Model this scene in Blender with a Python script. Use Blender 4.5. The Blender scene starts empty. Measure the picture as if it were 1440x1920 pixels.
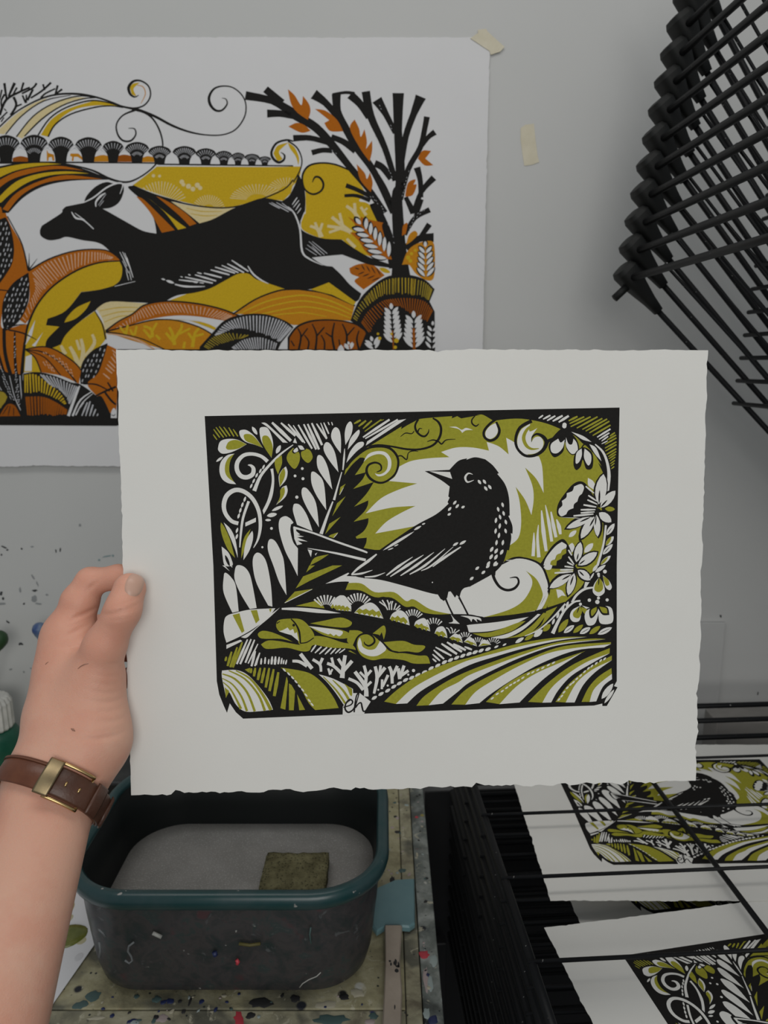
import bpy, bmesh, math, random
import numpy as np
from mathutils import Vector, Matrix
from mathutils.geometry import tessellate_polygon

# ------------------------------------------------------------------ camera, world, lights, exposure
scene = bpy.context.scene
COL = scene.collection
FPX = 1387.0                      # focal length in pixels of the 1440 x 1920 frame
PITCH = math.radians(11.3)
EYE = Vector((0, 0, 1.5))
cd = bpy.data.cameras.new('camera')
cd.sensor_fit = 'VERTICAL'; cd.sensor_height = 36.0; cd.sensor_width = 27.0
cd.lens = FPX / 1920 * 36.0
cd.clip_start = 0.02; cd.clip_end = 50
cd.dof.use_dof = True; cd.dof.focus_distance = 0.59; cd.dof.aperture_fstop = 11.0
cam = bpy.data.objects.new('camera', cd); COL.objects.link(cam)
cam.location = EYE; cam.rotation_euler = (math.pi / 2 - PITCH, 0, 0)
scene.camera = cam

world = bpy.data.worlds.new('world'); scene.world = world; world.use_nodes = True
bg = world.node_tree.nodes['Background']
bg.inputs['Color'].default_value = (0.87, 0.94, 1.0, 1); bg.inputs['Strength'].default_value = 0.26

def area(name, loc, rot, sx, sy, power, col):
    l = bpy.data.lights.new(name, 'AREA'); l.shape = 'RECTANGLE'; l.size = sx; l.size_y = sy
    l.energy = power; l.color = col
    o = bpy.data.objects.new(name, l); COL.objects.link(o); o.location = loc; o.rotation_euler = rot
    return o
area('ceiling_light_panel', (-0.15, 0.35, 2.74), (math.radians(10), 0, 0), 1.5, 0.4, 6.7, (1.0, 0.975, 0.93))
area('rear_fill_light', (0.35, -2.0, 1.95), (math.radians(82), 0, 0), 1.6, 1.3, 26, (1.0, 0.985, 0.945))  # unseen fill added behind the camera to brighten the held sheet

scene.view_settings.view_transform = 'Standard'; scene.view_settings.look = 'None'
scene.view_settings.gamma = 1.0; scene.view_settings.use_curve_mapping = False
scene.view_settings.exposure = 0.0

# ------------------------------------------------------------------ geometry helpers
R_ = random.Random(7)
def ray(px, py):
    x = (px - 720) / FPX; y = (py - 960) / FPX
    c, s = math.cos(PITCH), math.sin(PITCH)
    return Vector((x, c - y * s, -y * c - s))
def on_z(px, py, z):              # point of the horizontal plane at height z
    d = ray(px, py); return EYE + d * ((z - EYE.z) / d.z)
def on_y(px, py, y):              # point of the vertical plane at distance y
    d = ray(px, py); return EYE + d * (y / d.y)

def link(o, parent=None):
    COL.objects.link(o)
    if parent is not None: o.parent = parent
    return o
def empty(name, loc=(0, 0, 0), rot=(0, 0, 0), parent=None):
    o = bpy.data.objects.new(name, None); o.empty_display_size = 0.02
    o.location = loc; o.rotation_euler = rot
    return link(o, parent)
def tag(o, label=None, cat=None, group=None, kind=None):
    if label: o['label'] = label
    if cat: o['category'] = cat
    if group: o['group'] = group
    if kind: o['kind'] = kind
    return o
def mesh_obj(name, verts, faces, mat, parent=None, smooth=False, mats=None, fm=None):
    me = bpy.data.meshes.new(name); me.from_pydata([tuple(v) for v in verts], [], [tuple(f) for f in faces]); me.update()
    for m in (mats or [mat]): me.materials.append(m)
    if fm is not None: me.polygons.foreach_set('material_index', fm)
    if smooth: me.polygons.foreach_set('use_smooth', [True] * len(me.polygons))
    return link(bpy.data.objects.new(name, me), parent)
def copy_obj(o, parent=None):
    c = o.copy(); COL.objects.link(c); c.parent = parent
    return c
def bm_obj(name, bm, mat, parent=None, smooth=False):
    me = bpy.data.meshes.new(name); bm.to_mesh(me); bm.free(); me.materials.append(mat)
    if smooth: me.polygons.foreach_set('use_smooth', [True] * len(me.polygons))
    return link(bpy.data.objects.new(name, me), parent)
def box(name, lo, hi, mat, parent=None, bevel=0.0, seg=2):
    bm = bmesh.new(); bmesh.ops.create_cube(bm, size=1.0)
    lo = Vector(lo); hi = Vector(hi)
    for v in bm.verts: v.co = Vector([lo[i] + (v.co[i] + .5) * (hi[i] - lo[i]) for i in range(3)])
    if bevel: bmesh.ops.bevel(bm, geom=bm.edges[:], offset=bevel, segments=seg, affect='EDGES', profile=0.5)
    return bm_obj(name, bm, mat, parent)
def tube_vf(pts, rad, n=10, closed=False, flat=None):
    """swept tube: points, radius per point"""
    pts = [Vector(p) for p in pts]; V = []; F = []
    m = len(pts); up = Vector((0, 0, 1))
    t0 = (pts[1] - pts[0]).normalized()
    if abs(t0.dot(up)) > .9: up = Vector((1, 0, 0))
    nrm = (up - t0 * up.dot(t0)).normalized()
    for i, p in enumerate(pts):
        if closed: t = (pts[(i + 1) % m] - pts[i - 1]).normalized()
        else: t = (pts[min(i + 1, m - 1)] - pts[max(i - 1, 0)]).normalized()
        nrm = (nrm - t * nrm.dot(t)).normalized(); b = t.cross(nrm)
        r = rad[i] if hasattr(rad, '__len__') else rad
        for k in range(n):
            a = 2 * math.pi * k / n
            V.append(p + nrm * (r * math.cos(a)) + b * (r * math.sin(a)))
    for i in range(m if closed else m - 1):
        j = (i + 1) % m
        for k in range(n): F.append((i * n + k, i * n + (k + 1) % n, j * n + (k + 1) % n, j * n + k))
    if not closed:
        F.append(tuple(range(n - 1, -1, -1))); F.append(tuple((m - 1) * n + k for k in range(n)))
    return V, F
def tube(name, pts, rad, mat, parent=None, n=10, closed=False):
    V, F = tube_vf(pts, rad, n, closed); return mesh_obj(name, V, F, mat, parent, smooth=True)
def loft(name, rings, mat, parent=None, cap0=True, cap1=True, smooth=True, closed=False):
    n = len(rings[0]); V = [v for r in rings for v in r]; F = []
    m = len(rings)
    for i in range(m if closed else m - 1):
        j = (i + 1) % m
        for k in range(n): F.append((i * n + k, i * n + (k + 1) % n, j * n + (k + 1) % n, j * n + k))
    if not closed:
        if cap0: F.append(tuple(range(n - 1, -1, -1)))
        if cap1: F.append(tuple((m - 1) * n + k for k in range(n)))
    return mesh_obj(name, V, F, mat, parent, smooth)

# ------------------------------------------------------------------ material helpers
def lin(c):
    return tuple(((v / 255) / 12.92 if v / 255 <= .04045 else ((v / 255 + .055) / 1.055) ** 2.4) for v in c)
def new_mat(name, col, rough=.6, metal=0.0, spec=.5):
    m = bpy.data.materials.new(name); m.use_nodes = True
    b = m.node_tree.nodes['Principled BSDF']
    b.inputs['Base Color'].default_value = (*col, 1); b.inputs['Roughness'].default_value = rough
    b.inputs['Metallic'].default_value = metal; b.inputs['Specular IOR Level'].default_value = spec
    return m
class NT:
    def __init__(s, m): s.t = m.node_tree; s.n = s.t.nodes; s.b = s.n['Principled BSDF']; s.co = None
    def coord(s, scale=(1, 1, 1), rot=(0, 0, 0)):
        tc = s.n.new('ShaderNodeTexCoord'); mp = s.n.new('ShaderNodeMapping')
        mp.inputs['Scale'].default_value = scale; mp.inputs['Rotation'].default_value = rot
        s.t.links.new(tc.outputs['Object'], mp.inputs['Vector']); return mp.outputs['Vector']
    def noise(s, scale, detail=3, rough=.5, dist=0.0, vec=None):
        n = s.n.new('ShaderNodeTexNoise'); n.inputs['Scale'].default_value = scale; n.inputs['Detail'].default_value = detail
        n.inputs['Roughness'].default_value = rough; n.inputs['Distortion'].default_value = dist
        s.t.links.new(vec or s.coord(), n.inputs['Vector']); return n
    def voro(s, scale, vec=None, feature='F1'):
        n = s.n.new('ShaderNodeTexVoronoi'); n.inputs['Scale'].default_value = scale; n.feature = feature
        s.t.links.new(vec or s.coord(), n.inputs['Vector']); return n
    def ramp(s, src, stops, interp='LINEAR'):
        r = s.n.new('ShaderNodeValToRGB'); e = r.color_ramp.elements; r.color_ramp.interpolation = interp
        while len(e) > 1: e.remove(e[-1])
        for i, (p, c) in enumerate(stops):
            el = e[0] if i == 0 else e.new(p)
            el.position = p; c = c if hasattr(c, '__len__') else (c, c, c); el.color = (*c[:3], 1)
        s.t.links.new(src, r.inputs['Fac']); return r.outputs['Color']
    def mix(s, fac, a, b, mode='MIX'):
        m = s.n.new('ShaderNodeMix'); m.data_type = 'RGBA'; m.blend_type = mode
        for sock, v in ((m.inputs['Factor'], fac), (m.inputs['A'], a), (m.inputs['B'], b)):
            if hasattr(v, 'is_output'): s.t.links.new(v, sock)
            elif hasattr(v, '__len__'): sock.default_value = (*v[:3], 1)
            else: sock.default_value = v
        return m.outputs['Result']
    def base(s, c): s.t.links.new(c, s.b.inputs['Base Color'])
    def rough(s, c): s.t.links.new(c, s.b.inputs['Roughness'])
    def bump(s, h, strength=.2, dist=.001):
        b = s.n.new('ShaderNodeBump'); b.inputs['Strength'].default_value = strength; b.inputs['Distance'].default_value = dist
        s.t.links.new(h, b.inputs['Height']); s.t.links.new(b.outputs['Normal'], s.b.inputs['Normal'])
def mat_noise(name, c1, c2, scale, rough=.6, lo=.35, hi=.65, bump=0, bscale=None, bdist=.001, **k):
    m = new_mat(name, c1, rough, **k); t = NT(m)
    n = t.noise(scale, 5, .6); t.base(t.ramp(n.outputs['Fac'], [(lo, c1), (hi, c2)]))
    if bump: t.bump(t.noise(bscale or scale * 4, 4).outputs['Fac'], bump, bdist)
    return m

M = {}
def paper_mat(name, c1, c2):
    m = mat_noise(name, c1, c2, 9, .85, .3, .7, .12, 900, .0004, spec=.15); return m
M['paper'] = paper_mat('rag_paper', (.77, .755, .715), (.79, .78, .74))
M['paper_ink_white'] = M['paper']
M['poster_paper'] = paper_mat('poster_paper', (.655, .65, .655), (.67, .665, .67))
def ink(name, col, rough=.8):
    m = new_mat(name, col, rough, spec=0.0); t = NT(m)
    n = t.noise(420, 3, .7)
    t.base(t.ramp(n.outputs['Fac'], [(.25, tuple(c * .88 for c in col)), (.75, tuple(min(1, c * 1.12) for c in col))]))
    return m
M['k'] = ink('black_ink', (.0215, .0205, .0195)); M['o'] = ink('olive_ink', (.345, .33, .040))
M['y'] = ink('yellow_ink', (.56, .37, .022)); M['r'] = ink('orange_ink', (.42, .125, .014))
M['d'] = ink('amber_ink', (.52, .22, .018)); M['p'] = ink('pale_yellow_ink', (.66, .55, .30))
M['h'] = ink('pink_tan_ink', (.60, .36, .23)); M['m'] = ink('mustard_ink', (.36, .27, .035))
M['g'] = ink('grey_ink', (.48, .48, .50)); M['b'] = ink('dark_orange_ink', (.30, .085, .012))
# ------------------------------------------------------------------ the linocut drawings, as flat ink shapes
REG = {'A': (380, 760), 'B': (380, 1060), 'C': (630, 760), 'D': (630, 1060), 'E': (880, 760), 'F': (880, 1060),
       'G': (0, 100), 'H': (0, 400), 'I': (0, 600), 'J': (250, 100), 'K': (250, 370), 'L': (540, 100), 'M': (540, 370), 'X': (0, 0)}
def parse(s):
    reg = 'X'; out = []
    for tok in s.split():
        if tok in REG: reg = tok; continue
        c = tok.endswith('!'); x, y = tok.rstrip('!').split(','); ox, oy = REG[reg]; k = 1.0 if reg == 'X' else 1 / 4.8
        out.append((ox + float(x) * k, oy + float(y) * k, c))
    return out
def spline(P, closed, n=5):
    """Catmull-Rom through points, straight-ended at corners (flag)"""
    m = len(P); out = []
    for i in range(m if closed else m - 1):
        p1 = P[i]; p2 = P[(i + 1) % m]
        p0 = P[i - 1] if (closed or i > 0) else p1
        p3 = P[(i + 2) % m] if (closed or i + 2 < m) else p2
        if p1[2]: p0 = p1
        if p2[2]: p3 = p2
        straight = p1[2] and p2[2]
        for j in range(1 if straight else n):
            t = j / n
            out.append(tuple(.5 * (2 * p1[a] + (p2[a] - p0[a]) * t + (2 * p0[a] - 5 * p1[a] + 4 * p2[a] - p3[a]) * t * t
                                   + (3 * p1[a] - p0[a] - 3 * p2[a] + p3[a]) * t ** 3) for a in (0, 1)))
    if not closed: out.append(P[-1][:2])
    return out
def stroke_poly(pts, ws, n=4):
    P = spline(pts, False, n); m = len(P); L = []; Rr = []
    for i, p in enumerate(P):
        a = P[max(i - 1, 0)]; b = P[min(i + 1, m - 1)]
        dx, dy = b[0] - a[0], b[1] - a[1]; l = math.hypot(dx, dy) or 1
        t = i / (m - 1) * (len(ws) - 1); k = min(int(t), len(ws) - 2) if len(ws) > 1 else 0
        w = ws[0] if len(ws) == 1 else ws[k] + (ws[k + 1] - ws[k]) * (t - k)
        w *= .5; L.append((p[0] - dy / l * w, p[1] + dx / l * w)); Rr.append((p[0] + dy / l * w, p[1] - dx / l * w))
    return L, Rr
def leaf_poly(a, b, w):
    dx, dy = b[0] - a[0], b[1] - a[1]; l = math.hypot(dx, dy) or 1; nx, ny = -dy / l * w / 2, dx / l * w / 2
    q = [(0, 0), (.12, .5), (.3, .9), (.5, 1), (.7, .86), (.88, .5), (1, 0)]
    up = [(a[0] + dx * t + nx * s, a[1] + dy * t + ny * s) for t, s in q]
    dn = [(a[0] + dx * t - nx * s, a[1] + dy * t - ny * s) for t, s in q[1:-1]]
    return up + dn[::-1]
def inside(poly, x, y):
    c = False; n = len(poly)
    for i in range(n):
        x1, y1 = poly[i]; x2, y2 = poly[i - 1]
        if (y1 > y) != (y2 > y) and x < (x2 - x1) * (y - y1) / (y2 - y1) + x1: c = not c
    return c
class Art:
    def __init__(s): s.sh = []          # (colour, [polygons making one shape])
    def add(s, c, polys): s.sh.append((c, polys))
    def run(s, text):
        for line in text.strip().splitlines():
            line = line.strip()
            if not line or line[0] == '#': continue
            c, kind, rest = line.split(None, 2)
            if kind == 'f': s.add(c, [spline(parse(rest), True)])
            elif kind == 'p': s.add(c, [[q[:2] for q in parse(rest)]])
            elif kind == 's':
                body, w = rest.split(';'); pts = parse(body); ws = [float(v) / 4.8 for v in w.split(',')]
                L, Rr = stroke_poly(pts, ws)
                for i in range(len(L) - 1): s.add(c, [[L[i], L[i + 1], Rr[i + 1], Rr[i]]])
            elif kind == 'l':           # leaves: region, then x1,y1,x2,y2,w ...
                reg, *ls = rest.split(); ox, oy = REG[reg]
                for q in ls:
                    x1, y1, x2, y2, w = [float(v) / 4.8 for v in q.split(',')]
                    s.add(c, [leaf_poly((ox + x1, oy + y1), (ox + x2, oy + y2), w)])
            elif kind == 'e':           # small leaf-shaped flecks: region, length, width, angle then centres
                reg, ln, w, ang, *ls = rest.split(); ox, oy = REG[reg]; ln, w = float(ln) / 9.6, float(w) / 4.8
                a = math.radians(float(ang)); dx, dy = math.cos(a) * ln, -math.sin(a) * ln
                for q in ls:
                    x, y = [float(v) / 4.8 for v in q.split(',')]
                    s.add(c, [leaf_poly((ox + x - dx, oy + y - dy), (ox + x + dx, oy + y + dy), w)])
            elif kind == 'd':           # dots
                reg, *ls = rest.split(); ox, oy = REG[reg]
                for q in ls:
                    x, y, r = [float(v) / 4.8 for v in q.split(',')]
                    s.add(c, [[(ox + x + r * math.cos(k * .785), oy + y + r * math.sin(k * .785)) for k in range(8)]])
            elif kind == 'h':           # hatch strokes: region, then x1,y1,x2,y2,w
                reg, *ls = rest.split(); ox, oy = REG[reg]
                for q in ls:
                    x1, y1, x2, y2, w = [float(v) / 4.8 for v in q.split(',')]
                    L, Rr = stroke_poly([(ox + x1, oy + y1, 0), (ox + (x1 + x2) / 2, oy + (y1 + y2) / 2, 0), (ox + x2, oy + y2, 0)], [w * .55, w, w * .75], 1)
                    s.add(c, [L + Rr[::-1]])
            elif kind == 'r':           # ribs between an outer and an inner line: n, width; outer | inner
                nw, rest = rest.split(None, 1); n, w, *jj = nw.split(':'); n = int(n); w = float(w) / 4.8
                a, b = rest.split('|'); A = spline(parse(a), False, 8); B = spline(parse(b), False, 8)
                for i in range(n):
                    t = (i + .5) / n; p = A[min(int(t * (len(A) - 1) + .5), len(A) - 1)]
                    f = lambda Q: (lambda u: (Q[int(u)][0] + (Q[min(int(u) + 1, len(Q) - 1)][0] - Q[int(u)][0]) * (u % 1),
                                              Q[int(u)][1] + (Q[min(int(u) + 1, len(Q) - 1)][1] - Q[int(u)][1]) * (u % 1)))(t * (len(Q) - 1))
                    p = f(A); q = f(B); j = R_.uniform(.0, .12); q = (q[0] + (p[0] - q[0]) * j, q[1] + (p[1] - q[1]) * j)
                    L, Rr = stroke_poly([(*p, 0), (*q, 0)], [w, w * .7], 1); s.add(c, [L + Rr[::-1]])
            elif kind == 'n':           # fan of rays: region cx,cy,r1,r2,a0,a1,n,w,squash
                reg, *ls = rest.split(); ox, oy = REG[reg]
                for q in ls:
                    x, y, r1, r2, a0, a1, n, w, sq = [float(v) for v in q.split(',')]
                    for i in range(int(n)):
                        a = math.radians(a0 + (a1 - a0) * i / (n - 1)); g = lambda r: (ox + (x + r * math.cos(a)) / 4.8, oy + (y - r * sq * math.sin(a)) / 4.8)
                        s.add(c, [[*_quad(g(r1), g(r2), w * .45 / 4.8, w / 4.8)]])
            elif kind == 'i':           # pinnate leaf spray: region x0,y0,x1,y1,n,len,w (base to tip)
                reg, *ls = rest.split(); ox, oy = REG[reg]
                for q in ls:
                    x0, y0, x1, y1, n, ln, w = [float(v) / 4.8 for v in q.split(',')]; n = int(round(n * 4.8))
                    dx, dy = x1 - x0, y1 - y0; l = math.hypot(dx, dy); dx /= l; dy /= l
                    for i in range(n + 1):
                        t = i / n * .92 + .04; bx, by = ox + x0 + dx * l * t, oy + y0 + dy * l * t; k = ln * (1 - .35 * t)
                        for sg in ((-1, 1) if i < n else (0,)):
                            vx, vy = dx * .75 + sg * -dy * .66, dy * .75 + sg * dx * .66
                            a = (bx + vx * k * .1, by + vy * k * .1); b = (bx + vx * k, by + vy * k)
                            s.add(c, [leaf_poly(a, b, w)])
            elif kind == 'z':           # flecks scattered in a closed outline: step,len,w,angle; outline
                par, rest = rest.split(None, 1); st, ln, w, ang = [float(v) for v in par.split(',')]
                poly = spline(parse(rest), True); xs = [q[0] for q in poly]; ys = [q[1] for q in poly]; st /= 4.8
                a = math.radians(ang); dx, dy = math.cos(a) * ln / 9.6, -math.sin(a) * ln / 9.6; y = min(ys); row = 0
                while y < max(ys):
                    x = min(xs) + (row % 2) * st * .5
                    while x < max(xs):
                        u, v = x + R_.uniform(-.2, .2) * st, y + R_.uniform(-.2, .2) * st
                        if inside(poly, u - dx, v - dy) and inside(poly, u + dx, v + dy): s.add(c, [leaf_poly((u - dx, v - dy), (u + dx, v + dy), w / 4.8)])
                        x += st
                    y += st * 1.25; row += 1
    def build(s, name, to_local, dz, parent, papermat):
        """to_local(px,py)->(x,y) on the sheet; overlapping shapes are stacked by dz so that the last printed lies on top"""
        n = len(s.sh); boxes = []; polys = []
        for c, pl in s.sh:
            p = np.array(pl[0]); polys.append(p); boxes.append((p[:, 0].min(), p[:, 1].min(), p[:, 0].max(), p[:, 1].max()))
        Bx = np.array(boxes); lay = np.ones(n, int); cols = np.array([ord(c) for c, _ in s.sh])
        for i in range(n):
            if i == 0: continue
            b = Bx[i]; pr = Bx[:i]
            hit = np.nonzero((pr[:, 0] < b[2]) & (pr[:, 2] > b[0]) & (pr[:, 1] < b[3]) & (pr[:, 3] > b[1]) & (lay[:i] >= 1))[0]
            best = 1
            for j in sorted(hit, key=lambda q: -lay[q]):
                need = lay[j] + (0 if cols[j] == cols[i] else 1)
                if need <= best: continue
                if _overlap(polys[i], polys[j]): best = need
            lay[i] = best
        V = []; F = []; fm = []; slots = sorted(set(c for c, _ in s.sh))
        for i, (c, _) in enumerate(s.sh):
            P = [tuple(q) for q in polys[i]]; Q = []
            for q in P:
                if not Q or math.hypot(q[0] - Q[-1][0], q[1] - Q[-1][1]) > 1e-4: Q.append(q)
            if len(Q) < 3: continue
            z = lay[i] * dz + (i % 13) * dz * .055; loc = [to_local(*q) for q in Q]; k0 = len(V)
            V += [(x, y, z) for x, y in loc]
            for tri in tessellate_polygon([[Vector((x, y, 0)) for x, y in loc]]):
                a, b2, c2 = [loc[t] for t in tri]
                ar = (b2[0] - a[0]) * (c2[1] - a[1]) - (b2[1] - a[1]) * (c2[0] - a[0])
                if abs(ar) < 1e-14: continue
                F.append(tuple(k0 + t for t in (tri if ar > 0 else tri[::-1]))); fm.append(slots.index(c))
        print(name, 'shapes', n, 'layers', lay.max(), 'tris', len(F))
        return mesh_obj(name, V, F, None, parent, mats=[papermat if c == 'w' else M[c] for c in slots], fm=fm)
def _quad(a, b, w1, w2):
    L, Rr = stroke_poly([(*a, 0), (*b, 0)], [w1, w2], 1); return L + Rr[::-1]
def _overlap(a, b):
    p, p2 = a, np.roll(a, -1, 0); q, q2 = b, np.roll(b, -1, 0)
    d1 = p2 - p; d2 = q2 - q
    den = d1[:, None, 0] * d2[None, :, 1] - d1[:, None, 1] * d2[None, :, 0]
    den = np.where(np.abs(den) < 1e-12, 1e-12, den)
    w = q[None] - p[:, None]
    t = (w[..., 0] * d2[None, :, 1] - w[..., 1] * d2[None, :, 0]) / den
    u = (w[..., 0] * d1[:, None, 1] - w[..., 1] * d1[:, None, 0]) / den
    if ((t > 0) & (t < 1) & (u > 0) & (u < 1)).any(): return True
    return inside(b, *a[0]) or inside(a, *b[0])
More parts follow.
